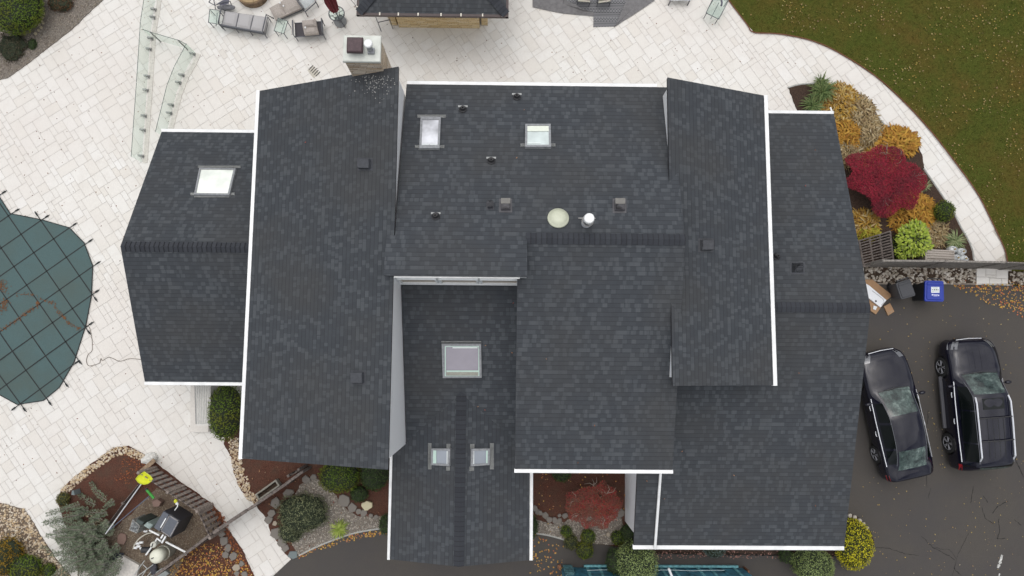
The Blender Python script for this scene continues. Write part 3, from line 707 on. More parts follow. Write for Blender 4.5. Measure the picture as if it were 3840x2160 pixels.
skylight(PDS, [(1656, 1291), (1804, 1291), (1806, 1417), (1660, 1418)], {'f': [(1655, 1279, 1804, 1284)], 'b': [(1668, 1296, 1796, 1301, MINT), (1668, 1409, 1798, 1413, MINT), (1668, 1301, 1672, 1409, MINT), (1794, 1301, 1798, 1409, MINT), (1697, 1302, 1791, 1306, WB), (1674, 1389, 1794, 1395, MINT), (1674, 1395, 1794, 1408, mat('beige_shade', (.33, .33, .28), .5))]}, glass=skpane('mauve_pane', (.30, .28, .32), var=.06), label='large skylight with mint green edge on the entry roof')
skylight(PDW, [(1617, 1682), (1687, 1682), (1685, 1748), (1615, 1744)], {'f': [(1605, 1662, 1618, 1760), (1674, 1665, 1689, 1681), (1673, 1749, 1687, 1765)], 'b': [(1620, 1688, 1636, 1740, MINT), (1675, 1692, 1680, 1740, WB)]}, glass=skpane('blue_pane', (.27, .3, .34), var=.06), label='small skylight left of the entry ridge')
skylight(PDE, [(1768, 1683), (1838, 1682), (1836, 1744), (1766, 1749)], {'f': [(1763, 1665, 1779, 1682), (1760, 1750, 1777, 1766), (1837, 1662, 1852, 1760)], 'b': [(1823, 1688, 1835, 1738, MINT), (1772, 1690, 1778, 1740, WB)]}, glass=MC.get('x') or bpy.data.materials['blue_pane'], label='small skylight right of the entry ridge')
# pipes and vents
def pvent(pl, x, y, lab=None, fl=True):
    c = hit(x, y, pl); n = slope_frame(pl); q = n.to_track_quat('Z', 'Y').to_matrix(); me = M()
    me.lathe([(.13, 0), (.13, .03), (.10, .05), (.075, .12), (.055, .12)], c, 16, q); me.lathe([(.05, .0), (.05, .2), (.03, .2), (.03, .1)], c, 12)
    o = me.build('plumbing_vent', BLACKP, house)
    if lab: tag(o, lab)
    if fl:
        f = M(); A = [hit(x - 18, y - 16, pl, .012), hit(x + 18, y - 16, pl, .012), hit(x + 18, y - 9, pl, .012), hit(x - 18, y - 9, pl, .012)]; f.face(A); f.face([hit(x - 13, y - 9, pl, .012), hit(x + 13, y - 9, pl, .012), hit(x + 12, y + 6, pl, .012), hit(x - 12, y + 6, pl, .012)]); f.build('flashing', MC['pale_flashing'], o)
for x, y in ((1938, 365), (1736, 411), (1842, 604)): pvent(PC, x, y)
pvent(PC, 1634, 812); pvent(PGN, 2911, 963, fl=False)
def boxvent(pl, x, y, wpx, hpx, m1, m2=None, hgt=.16, lab=None):
    c = [hit(x - wpx / 2, y - hpx / 2, pl), hit(x + wpx / 2, y - hpx / 2, pl), hit(x + wpx / 2, y + hpx / 2, pl), hit(x - wpx / 2, y + hpx / 2, pl)]
    n = slope_frame(pl); gr = Vector((pl[1], pl[2], 0)); me = M(); cc = sum(c, Vector()) / 4
    tops = [p + n * (hgt if (p - cc).dot(gr) < 0 else hgt * .75) * 1 for p in c]; tops = [cc + n * 0 + (t - cc) * .97 for t in tops]
    me.raw(c + tops, [(4, 5, 6, 7), (7, 6, 5, 4), (0, 1, 5, 4), (1, 2, 6, 5), (2, 3, 7, 6), (3, 0, 4, 7)])
    if m2:
        me.mi = 1; t = [tops[0].lerp(tops[3], 0), tops[1].lerp(tops[2], 0), tops[1].lerp(tops[2], .52), tops[0].lerp(tops[3], .52)]
        me.face([p + n * .012 for p in t])
    fl = [cc + (p - cc) * 1.35 + n * .008 for p in c]; me.mi = 0; me.face(fl)
    o = me.build('roof_vent', [m1, m2 or m1], house); tag(o, lab); return o
DV = mat('dark_vent', (.048, .052, .06), .7)
boxvent(PA, 1370, 616, 42, 36, DV); boxvent(PA, 1345, 1416, 42, 40, DV); boxvent(PH, 2646, 920, 42, 38, mat('vent_shingle', (.06, .063, .07), .8))
boxvent(PC, 1896, 771, 36, 38, mat('grey_vent', (.085, .083, .09), .5), mat('tan_grey', (.17, .165, .15), .6)); boxvent(PC, 2323, 772, 38, 40, MC['grey_vent'], MC['tan_grey'])
boxvent(PC, 1838, 771, 20, 22, mat('small_vent', (.05, .052, .06), .5)); boxvent(PGN, 2990, 1005, 42, 34, DV, hgt=.06)
c = hit(2093, 820, PC); me = M(); me.lathe([(.30, 0), (.33, .02), (.325, .06), (.29, .07), (.26, .12), (.18, .17), (.08, .195), (.01, .2)], c, 32, slope_frame(PC).to_track_quat('Z', 'Y').to_matrix())
tag(me.build('dome_vent', mat('cream_plastic', (.55, .57, .44), .35, var=.03), house, smooth=True), 'cream round dome on the north centre roof')
c = hit(2198, 838, PC); me = M(); me.lathe([(.15, -.05), (.15, .04), (.1, .08), (.1, .55)], c, 16); 
o = me.build('flue_pipe', GALV, house); me = M(); me.lathe([(.15, .62), (.16, .66), (.15, .78), (.13, .80), (.02, .82)], c, 24); me.build('flue_cap', WHITE, o, smooth=False)
me = M(); me.tube([c + Vector((.17 * math.cos(a), .17 * math.sin(a), .42 + .0)) for a in [i * .52 for i in range(12)]], .015, 5, True)
for k in range(4): me.tube([c + Vector((.17 * math.cos(k * 1.57), .17 * math.sin(k * 1.57), .42)), c + Vector((.14 * math.cos(k * 1.57), .14 * math.sin(k * 1.57), .64))], .012, 5)
me.tube([c + Vector((-.27, .1, .3)), c + Vector((.24, .1, .3))], .011, 5); me.build('strap', mat('bright_steel', (.6, .58, .55), .35, .6), o)
# chimney
ct = 7.35; x0, y1 = U(1289, 132, ct).xy; x1, y0 = U(1425, 230, ct).xy
me = M(); bm_ = []
me.prism([(x0 + .03, y0 + .03), (x1 - .03, y0 + .03), (x1 - .03, y1 - .03), (x0 + .03, y1 - .03)], -.2, ct - .1)
ch = tag(me.build('chimney', LEDGE, house), 'ledge stone chimney with flat pale cap')
me = M(); me.bbox(((x0 + x1) / 2, (y0 + y1) / 2, ct - .05), x1 - x0 + .02, y1 - y0 + .02, .1, b=.02); me.build('chimney_cap', mat('pale_concrete', (.64, .66, .6), .8, var=.07, scale=5), ch)
p = U(1329, 165, ct + .3); me = M(); me.bbox((p.x, p.y, ct + .22), .47, .46, .13, b=.03); me.box((p.x, p.y, ct + .08), .3, .3, .16); me.build('flue_cover', mat('maroon_metal', (.075, .045, .05), .6, 0, .2), ch)
p = U(1386, 176, ct + .2); me = M(); me.lathe([(.085, -.2), (.085, .15)], (p.x, p.y - .03, ct + .2), 16); me.box((p.x + .02, p.y - .06, ct + .05), .2, .17, .1); o = me.build('flue_pipe', GALV, ch)
me = M(); me.lathe([(.12, .16), (.13, .19), (.125, .24), (.1, .26), (.01, .27)], (p.x, p.y, ct + .2), 24); me.build('flue_cap', WHITE, o)
# bits of mortar and grit on the shingles below the chimney
me = M()
for i in range(110):
    x, y = random.gauss(1405, 38), 285 + abs(random.gauss(0, 42)); p = hit(min(x, 1478), y, PA, .01); s = ru(.01, .04)
    me.face([p, p + Vector((s, 0, s * sA)), p + Vector((s, s * .8, s * sA)), p + Vector((0, s, 0))])
tag(me.build('mortar_crumbs', mat('mortar', (.3, .3, .29), .9), house), kind='stuff')
me = M()
RL = []
for pl, x, y in ((PDS, 1817, 1297), (PDS, 1917, 1320), (PC, 1940, 588), (PC, 1968, 408), (PDS, 1927, 1133), (PDS, 1796, 1524), (PDS, 1815, 1535), (PDE, 1872, 1551), (PDW, 1553, 1596), (PGS, 2423, 1801), (PGS, 2494, 1868), (PB, 2166, 1739), (PA, 1148, 530), (PGN, 3060, 560), (PGS, 2560, 1690), (PGN, 3020, 700), (PGS, 3060, 1900), (PGS, 2750, 1780), (PGS, 3000, 1400), (PB, 2050, 1350), (PB, 2230, 1600)):
    p = hit(x, y, pl, .02); a = ru(0, 6.3); me.leaf(p, (math.cos(a), math.sin(a), .1), .04, .07, (0, 0, 1))
tag(me.build('fallen_leaves', BRLEAF), 'a few single leaves lying on the shingled roofs', 'leaves', kind='stuff')

# ---------------------------------------------------------------- pool cover
COV = groundmat('pool_cover_mesh', (.062, .105, .105), (.088, .135, .134), (.08, .10, .085), 60, .6, .1, .75)
pc_px = [(-20, 700), (0, 739), (40, 801), (157, 824), (261, 854), (317, 911), (349, 997), (345, 1102), (343, 1117), (323, 1221), (280, 1356), (224, 1453), (164, 1502), (67, 1517), (0, 1480), (-120, 1440), (-260, 1250), (-260, 950), (-140, 720)]
pool = thing('pool_cover', 'dark green mesh pool cover strapped over the pool', 'pool cover', tuple(G(100, 1150)))
cpoly = gpoly(pc_px); me = M(); me.prism(cpoly, lambda x, y: g(y) - .02, lambda x, y: g(y) + .03); me.build('cover', COV, pool)
STR = mat('cover_strap', (.018, .022, .022), .8, var=.05); o0 = G(129, 948); d1 = (G(490 / 2.0125, 640 + 645 / 2.0125 - 0) - G(0, 0)) ; 
u1 = (G(206, 893) - G(129, 942)).normalized(); u1 = (G(256, 855) - G(21, 1019)).normalized(); u2 = Vector((u1.y, -u1.x, 0))
def clipline(o, dd):
    ts = []
    for i in range(len(cpoly)):
        a, b = Vector(cpoly[i - 1]), Vector(cpoly[i]); e = b - a; den = dd.x * e.y - dd.y * e.x
        if abs(den) < 1e-9: continue
        t = ((a.x - o.x) * e.y - (a.y - o.y) * e.x) / den; s = ((a.x - o.x) * dd.y - (a.y - o.y) * dd.x) / den
        if 0 <= s <= 1: ts.append(t)
    return sorted(ts)
SPR = mat('anchor_spring', (.035, .03, .03), .6)
for dd, oo in ((u1, u2), (u2, u1)):
    for k in range(-9, 9):
        o = o0 + oo * (.925 * k); ts = clipline(o, dd)
        if len(ts) < 2: continue
        me = M(); n = 8; q = []
        for i in range(n + 1):
            p = o + dd * (ts[0] + (ts[-1] - ts[0]) * i / n); q.append(p)
        for i in range(n):
            a, b = q[i], q[i + 1]; s = oo * .022
            me.face([(v.x, v.y, g(v.y) + .036) for v in (a - s, b - s, b + s, a + s)])
        for t, sg in ((ts[0], -1), (ts[-1], 1)):
            a = o + dd * t; L = ru(.3, .42); b = a + dd * sg * L; zz = .035
            me.tube([(a.x, a.y, g(a.y) + zz), (a.lerp(b, .55).x, a.lerp(b, .55).y, g(a.y) + .03)], .015, 5)
            me.tube([(a.lerp(b, .5).x, a.lerp(b, .5).y, g(a.y) + .035), (a.lerp(b, .85).x, a.lerp(b, .85).y, g(a.y) + .03)], .032, 6); me.tube([(a.lerp(b, .85).x, a.lerp(b, .85).y, g(a.y) + .03), (b.x, b.y, g(b.y) + .01)], .012, 5)
        me.build('strap', STR, pool)
me = M(); hem = [Vector((p[0], p[1], g(p[1]) + .032)) for p in cpoly]; me.tube(hem, .018, 5, True); me.build('hem', STR, pool)
me = M()
for px, n, sp in (([(60, 1103), (120, 1105), (175, 1130), (200, 1135), (215, 1170), (240, 1190)], 110, 3), ([(0, 1240), (40, 1215), (90, 1180), (135, 1150), (145, 1130)], 130, 4), ([(0, 1160), (25, 1130)], 120, 10), ([(0, 1060), (15, 1090)], 110, 9), ([(240, 1190), (260, 1215), (300, 1235)], 60, 2)):
    for i in range(n):
        t = rnd() * (len(px) - 1); k = int(t); t -= k; x = px[k][0] + (px[k + 1][0] - px[k][0]) * t + random.gauss(0, sp); y = px[k][1] + (px[k + 1][1] - px[k][1]) * t + random.gauss(0, sp)
        p = G(x, y, .045); a = ru(0, 6.3)
        if inside(p, cpoly): me.leaf(p, (math.cos(a), math.sin(a), .1), .03, ru(.04, .07), (0, 0, 1))
tag(me.build('leaf_litter', leafmat('orange_debris', [(0.140, 0.056, 0.021), (0.182, 0.084, 0.035), (0.098, 0.056, 0.035)])), 'trail of orange leaf debris washed across the pool cover', 'leaves', kind='stuff')
me = M(); me.tube([G(*p, .012) for p in smoothpoly([(318, 1218), (335, 1228), (343, 1260), (346, 1300), (343, 1318), (330, 1330), (324, 1355), (335, 1372), (372, 1362), (378, 1345), (385, 1352), (405, 1340), (425, 1345), (450, 1355), (485, 1345), (520, 1347), (548, 1350)], 5)], .011, 5)
tag(me.build('cord', mat('tan_cord', (.22, .19, .16), .8)), 'thin cord snaking over the paving from cover to house', 'cord')
me = M(); me.box(tuple(G(1175, 270, .004)), .42, .3, .01, rz=R(-52)); gr = me.build('drain_grate', mat('drain_stone', (.5, .47, .4), .8)); tag(gr, 'slotted drain slab set in the paving near the chimney', 'drain')
me = M()
for i in range(5):
    a = G(1158 + i * 6.5 + 0, 262 + i * 6.0, .012); b = a + Vector((.17, .20, 0)); s = Vector((.012, -.012, 0)); me.face([a - s, b - s, b + s, a + s])
me.build('slot', mat('slot_dark', (.03, .03, .03), .9), gr)

# ---------------------------------------------------------------- glass fences
CLP = mat('brushed_clamp', (.3, .3, .29), .4, .5); CURB = mat('pale_curb', (.60, .57, .51), .8, var=.1)
def gfence(label, line, cuts, clamps, hz, curb_off, lab2=None):
    P = [G(*p) for p in line]; root = thing('glass_fence', label, 'fence', tuple(P[0]))
    for k, (i, j) in enumerate(cuts):
        a, b = P[i], P[j]; t = (b - a).normalized(); s = Vector((-t.y, t.x, 0)) * .006; a = a + t * .01; b = b - t * .01; me = M()
        lo, hi = Vector((0, 0, .06)), Vector((0, 0, hz)); v = [a - s + lo, b - s + lo, b + s + lo, a + s + lo, a - s + hi, b - s + hi, b + s + hi, a + s + hi]
        me.raw(v, [(0, 1, 2, 3), (4, 5, 6, 7), (0, 1, 5, 4), (1, 2, 6, 5), (2, 3, 7, 6), (3, 0, 4, 7)]); pn = me.build('glass_panel', FGLASS, root)
        e = M(); e.tube([a + hi, b + hi], .011, 4); e.build('top_edge', mat('green_glass_edge', (.06, .10, .09), .2), pn)
    for i in range(len(line) - 1):
        a, b = G(*line[i]), G(*line[i + 1]); off = Vector(curb_off); me = M(); t = (b - a).normalized(); s = Vector((-t.y, t.x, 0)) * .085
        me.raw([a + off - s, b + off - s, b + off + s, a + off + s] + [v + Vector((0, 0, .02)) for v in (a + off - s, b + off - s, b + off + s, a + off + s)], [(0, 1, 5, 4), (1, 2, 6, 5), (2, 3, 7, 6), (3, 0, 4, 7), (4, 5, 6, 7)])
        me.build('curb', CURB, root)
    for x, y in clamps:
        c = G(x, y); me = M(); me.lathe([(.05, 0), (.05, .015), (.028, .02), (.028, .16), (.0, .16)], c + Vector((.02, 0, 0)), 10); me.box(c + Vector((-.05, .0, .13)), .15, .06, .1); me.box(c + Vector((.03, 0, .03)), .05, .14, .05); me.build('clamp', CLP, root)
    return root
gfence('long glass pool fence running beside the far west roof', [(594, -60), (583, 30), (567, 119), (560, 220), (553, 340), (544, 460), (534, 611)], [(0, 2), (2, 4), (4, 6)], [(583, 39), (579, 68), (571, 147), (565, 187), (558, 289), (554, 341), (547, 437), (543, 490), (537, 587)], .84, (.12, 0, 0))
gfence('short angled glass fence with gate ending at the far west roof', [(735, 198), (718, 235), (690, 283), (664, 350), (640, 440), (622, 520)], [(0, 2), (2, 3), (3, 5)], [(728, 205), (687, 284), (675, 312), (647, 396), (641, 426)], .84, (.13, -.05, 0))
gt = thing('glass_gate', 'glass gate panels between the two pool fences', 'gate', tuple(G(600, 156)))
for (a, b) in (((574, 146), (601, 156)), ((604, 157), (700, 185)), ((706, 186), (735, 202))):
    a, b = G(*a), G(*b); t = (b - a).normalized(); s = Vector((-t.y, t.x, 0)) * .006; v = []
    for z in (.08, .84): v += [q + Vector((0, 0, z)) for q in (a - s, b - s, b + s, a + s)]
    me = M(); me.raw(v, [(0, 1, 2, 3), (4, 5, 6, 7), (0, 1, 5, 4), (1, 2, 6, 5), (2, 3, 7, 6), (3, 0, 4, 7)]); pn = me.build('glass_panel', FGLASS, gt)
    me = M(); me.tube([(a + b) / 2 + (a - b) / 2 + Vector((0, 0, .84)), b + Vector((0, 0, .84))], .01, 4); me.build('top_edge', MC['green_glass_edge'], pn)
for x, y in ((602, 156), (703, 186)):
    me = M(); me.tube([G(x, y), G(x, y) + Vector((0, 0, .86))], .028, 8); me.build('post', CLP, gt)

# ---------------------------------------------------------------- patio furniture
FR = mat('pewter_frame', (.10, .105, .115), .45, .4, .05); CUSH = mat('grey_cushion', (.40, .39, .385), .9, var=.06, scale=60); TAUPE = mat('taupe_cushion', (.37, .33, .295), .9, var=.15, scale=25)
def quadpad(me, P, z0, z1, ins=.03, nx=6, puff=.03):
    P = [Vector(p) for p in P]
    def q(u, v): return (P[0].lerp(P[1], u)).lerp(P[3].lerp(P[2], u), v)
    N = nx; vs = []; fs = []
    for j in range(N + 1):
        for i in range(N + 1):
            u, v = i / N, j / N; p = q(u, v); e = min(u, 1 - u, v, 1 - v); k = min(1, e * N / 1.0)
            vs.append((p.x, p.y, z0 + (z1 - z0) * (.72 + .28 * k) + puff * math.sin(math.pi * u) * math.sin(math.pi * v)))
    for j in range(N):
        for i in range(N): a = j * (N + 1) + i; fs.append((a, a + N + 1, a + N + 2, a + 1))
    b = len(vs); ed = [i for i in range(N + 1)] + [(j * (N + 1) + N) for j in range(1, N + 1)] + [N * (N + 1) + i for i in range(N - 1, -1, -1)] + [j * (N + 1) for j in range(N - 1, 0, -1)]
    for e in ed: vs.append((vs[e][0], vs[e][1], z0))
    for i in range(len(ed)): fs.append((ed[i], b + i, b + (i + 1) % len(ed), ed[(i + 1) % len(ed)]))
    me.raw(vs, fs)
def leg(P, z, root, r=.018, dx=0, dy=0, m=None):
    me = M(); me.tube([Vector((P[0], P[1], z)), Vector((P[0] + dx, P[1] + dy, g(P[1])))], r, 6); me.build('leg', m or FR, root)
# three-seat bench sofa
root = thing('patio_sofa', 'grey three-cushion patio sofa with dark metal legs', 'sofa', tuple(G(930, 100)))
z = .42; A, B, C_, D_ = U(841, 40, z), U(1003, 64, z), U(989, 123, z), U(829, 94, z)
def bil(u, v): return (A.lerp(B, u)).lerp(D_.lerp(C_, u), v)
for i in range(3):
    u0, u1_ = i / 3 + .012, (i + 1) / 3 - .012; me = M(); quadpad(me, [bil(u0, 0), bil(u1_, 0), bil(u1_, .93), bil(u0, .93)], z - .13, z); me.build('cushion', CUSH, root, smooth=False)
me = M(); fz_ = z - .13; Q = [Vector((p.x, p.y, fz_)) for p in (bil(-.02, -.04), bil(1.01, -.04), bil(1.01, 1.0), bil(-.02, 1.0))]; me.tube(Q, .025, 6, True)
me.tube([bil(-.02, 1.02) + Vector((0, 0, .04)), bil(1.01, 1.02) + Vector((0, 0, .04))], .04, 6)
for u in (.33, .67): me.tube([bil(u, 0) + Vector((0, 0, -.04)), bil(u, 1) + Vector((0, 0, -.04))], .02, 5)
me.build('frame', FR, root)
for u in (0, .33, .66, 1): leg(bil(u, 1.03), z, root)
for u in (0, 1): leg(bil(u, -.03), z, root)
for u in (-.015, 1.015):
    me = M(); me.tube([bil(u, 1.02) + Vector((0, 0, 0)), bil(u, 1.02) + Vector((0, 0, .22)), bil(u, .0) + Vector((0, 0, .22)), bil(u + .08 * (1 if u > 0 else 0), -.1) + Vector((0, 0, -.2))], .026, 6); me.build('armrest', FR, root)
def glass_table(label, q, z, off=(0, 0), group='small glass side tables on the upper patio'):
    P = [U(x, y, z) for x, y in q]; c = sum(P, Vector()) / 4; root = thing('side_table', label, 'table', (c.x, c.y, 0), group)
    me = M(); me.prism([(p.x, p.y) for p in P], z - .012, z); me.build('glass_top', TGLASS, root)
    me = M(); me.tube([p + Vector((0, 0, -.02)) for p in P], .02, 6, True); me.tube([P[0].lerp(P[1], .5) + Vector((0, 0, -.25)), P[3].lerp(P[2], .5) + Vector((0, 0, -.25))], .014, 5); me.build('frame', FR, root)
    for p in P: q_ = c.lerp(p, .9); leg((q_.x, q_.y), z - .02, root, .016)
    return root
glass_table('square glass side table left of the grey sofa', [(786, 33), (824, 39), (820, 90), (781, 84)], .5)
glass_table('square glass side table between sofa and dark loveseat', [(1042, 66), (1079, 78), (1064, 126), (1027, 115)], .5)
# dark loveseat frame with folded taupe cushions
root = thing('loveseat', 'dark patio loveseat frame holding a folded taupe cushion', 'seat', tuple(G(1155, 110)))
z = .36; A, B, C_, D_ = U(1106, 87, z), U(1209, 80, z), U(1213, 132, z), U(1108, 139, z)
me = M(); me.prism([tuple(p)[:2] for p in (A, B, C_, D_)], z - .03, z - .01); me.build('seat', mat('dark_sling', (.05, .045, .05), .7), root)
me = M(); me.tube([A, B, C_, D_], .022, 6, True); me.build('frame', FR, root)
for u, x in ((0, -.02), (1, 1.02)):
    a, b = bil(x, 0), bil(x, 1); me = M(); me.tube([b, b + Vector((0, 0, .26)), a + Vector((0, 0, .26)), a], .022, 6); me.build('armrest', FR, root)
me = M(); e0, e1 = bil(-.02, 0) + Vector((-.02, 0, .2)), bil(-.02, 1) + Vector((-.02, 0, .2)); me.box((e0 + e1) / 2 + Vector((.0, 0, 0)), .1, (e0 - e1).length, .02, rot=Matrix.Rotation(.4, 3, 'Y')); me.build('arm_panel', mat('pale_sling', (.5, .48, .44), .7), root)
for u in (0, 1):
    for v in (0, 1): leg(bil(u, v), z, root)
cf = thing('folded_cushion', 'folded taupe cushion lying on the dark loveseat', 'cushion', tuple(bil(.6, .5)))
me = M(); quadpad(me, [bil(.3, .02), bil(.8, -.02), bil(.82, .5), bil(.32, .52)], z, z + .26, nx=5); me.build('pad', TAUPE, cf)
me = M(); quadpad(me, [bil(.32, .5), bil(.82, .48), bil(.86, .98), bil(.36, 1.0)], z, z + .22, nx=5); me.build('pad', TAUPE, cf)
me = M(); me.lathe([(.045, 0), (.03, .03), (.005, .04)], U(1145, 103, z + .28), 10); me.build('tag', WHITE, cf)
# taupe chaise pad
root = thing('chaise_cushion', 'long taupe chaise cushion with two white pompoms by the fire pit', 'cushion', tuple(G(1060, 30)))
z = .28; A, B, C_, D_ = U(1008, 28, z), U(1112, -28, z), U(1138, 25, z), U(1032, 72, z)
me = M(); quadpad(me, [bil(0, 0), bil(.38, 0), bil(.38, 1), bil(0, 1)], .1, z, nx=5); me.build('pad', TAUPE, root); me = M(); quadpad(me, [bil(.39, 0), bil(1, 0), bil(1, 1), bil(.39, 1)], .1, z + .02, nx=5); me.build('pad', TAUPE, root)
me = M(); me.tube([bil(0, 1) - Vector((0, 0, .16)), bil(1, 1) - Vector((0, 0, .16))], .03, 5); me.tube([bil(0, 0) - Vector((0, 0, .16)), bil(1, 0) - Vector((0, 0, .16))], .03, 5); me.build('frame', FR, root)
for u in (.05, .95):
    for v in (0, 1): leg(bil(u, v), z - .15, root)
for x, y in ((1050, 11), (1063, 22)):
    me = M(); me.blob(U(x, y, z + .06), .04, .04, .035, 1); me.build('pompom', WHITE, root)
# light slatted chair
root = thing('patio_chair', 'dark framed patio chair with pale slatted seat', 'chair', tuple(G(1150, 20)))
z = .42; A, B, C_, D_ = U(1121, 2, z), U(1163, -26, z), U(1180, 8, z), U(1146, 38, z)
for i in range(11):
    me = M(); a, b = bil(i / 11 + .02, 0), bil(i / 11 + .02, .92); a2, b2 = bil((i + .62) / 11 + .02, 0), bil((i + .62) / 11 + .02, .92)
    me.raw([a, b, b2, a2] + [v - Vector((0, 0, .02)) for v in (a, b, b2, a2)], [(3, 2, 1, 0), (4, 5, 6, 7), (0, 1, 5, 4), (2, 3, 7, 6)]); me.build('slat', mat('pale_slat', (.42, .46, .47), .6), root)
me = M(); me.tube([v - Vector((0, 0, .03)) for v in (bil(-.1, -.1), bil(1.1, -.1), bil(1.1, 1.05), bil(-.1, 1.05))], .028, 6, True); me.build('frame', FR, root)
for u, v in ((-.1, -.1), (1.1, -.1), (1.1, 1.05), (-.1, 1.05)): leg(bil(u, v), z, root, .02)
for u in (-.12, 1.12):
    me = M(); me.tube([bil(u, 1.0) + Vector((0, 0, .2)), bil(u, -.2) + Vector((0, 0, .2))], .03, 6); me.build('armrest', FR, root)
# closed dark chair top-left of the fire pit
root = thing('folding_chair', 'collapsed dark folding chair with grey cushion left of the fire pit', 'chair', tuple(G(840, 10)))
me = M(); me.tube([U(783, 8, .5), U(806, 20, .5), U(840, 8, .5), U(862, 4, .5), U(870, 22, .1)], .02, 6); me.tube([U(806, 20, .5), U(800, -6, .5)], .02, 6); me.tube([U(806, 20, .5), U(808, 34, 0)], .018, 6); me.tube([U(797, -12, .5), U(783, 8, .5)], .02, 6); me.build('frame', FR, root)
me = M(); me.face([U(812, 15, .5), U(835, 0, .52), U(860, -4, .5), U(858, 14, .45), U(835, 20, .45)]); me.build('seat', mat('slate_fabric', (.11, .11, .14), .85), root)
me = M(); me.blob(U(848, 28, .2), .37, .12, .12, 3, .2); me.build('cushion', mat('grey_fabric', (.2, .2, .21), .9), root)
# fire pit
c = G(951, -26); root = thing('fire_pit', 'round stone fire pit with tan segmented cover', 'fire pit', tuple(c))
me = M(); me.lathe([(.66, 0), (.68, .3), (.68, .36), (.6, .37)], c, 32); me.build('ring', mat('pit_stone', (.22, .15, .09), .85, var=.4, scale=9, bmp=.5), root)
me = M(); me.lathe([(.64, .36), (.63, .40), (.3, .46), (.02, .48)], c, 32); me.build('cover', mat('tan_cover', (.36, .26, .14), .8, var=.12), root)
me = M()
for k in range(8): a = k * .785 + .3; me.tube([c + Vector((0, 0, .485)), c + Vector((.62 * math.cos(a), .62 * math.sin(a), .41))], .008, 4)
me.build('seam', mat('dark_seam', (.2, .13, .07), .8), root)
# umbrella through a round glass table
c = G(1277, 82); root = thing('patio_table', 'small round glass table with dark ring frame around the red umbrella', 'table', tuple(c))
me = M(); me.tube([c + Vector((.31 * math.cos(i * .2618), .31 * math.sin(i * .2618), .68)) for i in range(24)], .022, 6, True)
for k in range(4): a = k * 1.571 + .5; me.tube([c + Vector((0, 0, .66)), c + Vector((.31 * math.cos(a), .31 * math.sin(a), .68))], .013, 5)
me.build('frame', FR, root)
me = M(); me.lathe([(.3, .67), (.3, .68)], c, 24); me.build('glass_top', TGLASS, root)
for k in range(3):
    a = k * 2.094 - .9; me = M(); me.tube([c + Vector((.3 * math.cos(a), .3 * math.sin(a), .66)), c + Vector((.1 * math.cos(a), .1 * math.sin(a), .35)), c + Vector((.34 * math.cos(a), .34 * math.sin(a), 0))], .018, 6); me.build('leg', FR, root)
root = thing('umbrella', 'closed dark red patio umbrella standing in a round table', 'umbrella', tuple(c))
me = M(); me.tube([c, c + Vector((0, 0, 2.9))], .022, 8); me.build('pole', FR, root)
me = M(); N = 20; prof = [(.05, .85), (.13, .95), (.17, 1.3), (.19, 1.7), (.16, 2.2), (.1, 2.6), (.03, 2.85)]; vs = []; fs = []
for i, (r, z) in enumerate(prof):
    for k in range(N): a = 6.283 * k / N; q = r * (1 + .28 * (-1) ** k); vs.append(c + Vector((q * math.cos(a), q * math.sin(a), z)))
for i in range(len(prof) - 1):
    for k in range(N): fs.append((i * N + k, i * N + (k + 1) % N, (i + 1) * N + (k + 1) % N, (i + 1) * N + k))
me.raw(vs, fs); me.build('canopy', mat('dark_red_canvas', (.16, .018, .028), .8, var=.2, scale=6), root)
me = M(); me.lathe([(.26, 0), (.26, .05), (.06, .09), (.04, .3)], c, 20); me.build('base', mat('cast_base', (.2, .2, .2), .7), root)
# pavilion
zr = 2.7; a, b = U(1336, 58, zr), U(1907, 62, zr); px0, px1, py0 = a.x, b.x, (a.y + b.y) / 2; W = px1 - px0; dep = 4.2; sp = .42
root = thing('pavilion', 'hip roofed pavilion with dark shingles and stone bar', 'pavilion', (px0 + W / 2, py0 + dep / 2, 0))
ov = .09; rx0, rx1, ry0, ry1 = px0 + ov, px1 - ov, py0 + ov, py0 + dep; hy = (ry1 - ry0) / 2; hz = zr + hy * sp
def sroof(me, pl, xy):
    P = [Vector((x, y, PZ(pl, x, y))) for x, y in xy]
    if (P[1] - P[0]).cross(P[2] - P[1]).z < 0: P = P[::-1]
    gr = Vector((pl[1], pl[2])); e = Vector((-gr.y, gr.x)).normalized(); n2 = gr.normalized()
    me.face(P, [((p.x * e.x + p.y * e.y) + 20, (p.x * n2.x + p.y * n2.y) * 1.08 + 20) for p in P])
me = M(); ym = ry0 + hy
sroof(me, (zr - ry0 * sp, 0, sp), [(rx0, ry0), (rx1, ry0), (rx1 - hy, ym), (rx0 + hy, ym)]); sroof(me, (zr + ry1 * sp, 0, -sp), [(rx0, ry1), (rx1, ry1), (rx1 - hy, ym), (rx0 + hy, ym)])
sroof(me, (zr - rx0 * sp, sp, 0), [(rx0, ry0), (rx0 + hy, ym), (rx0, ry1)]); sroof(me, (zr + rx1 * sp, -sp, 0), [(rx1, ry0), (rx1 - hy, ym), (rx1, ry1)])
me.build('roof', SH, root)
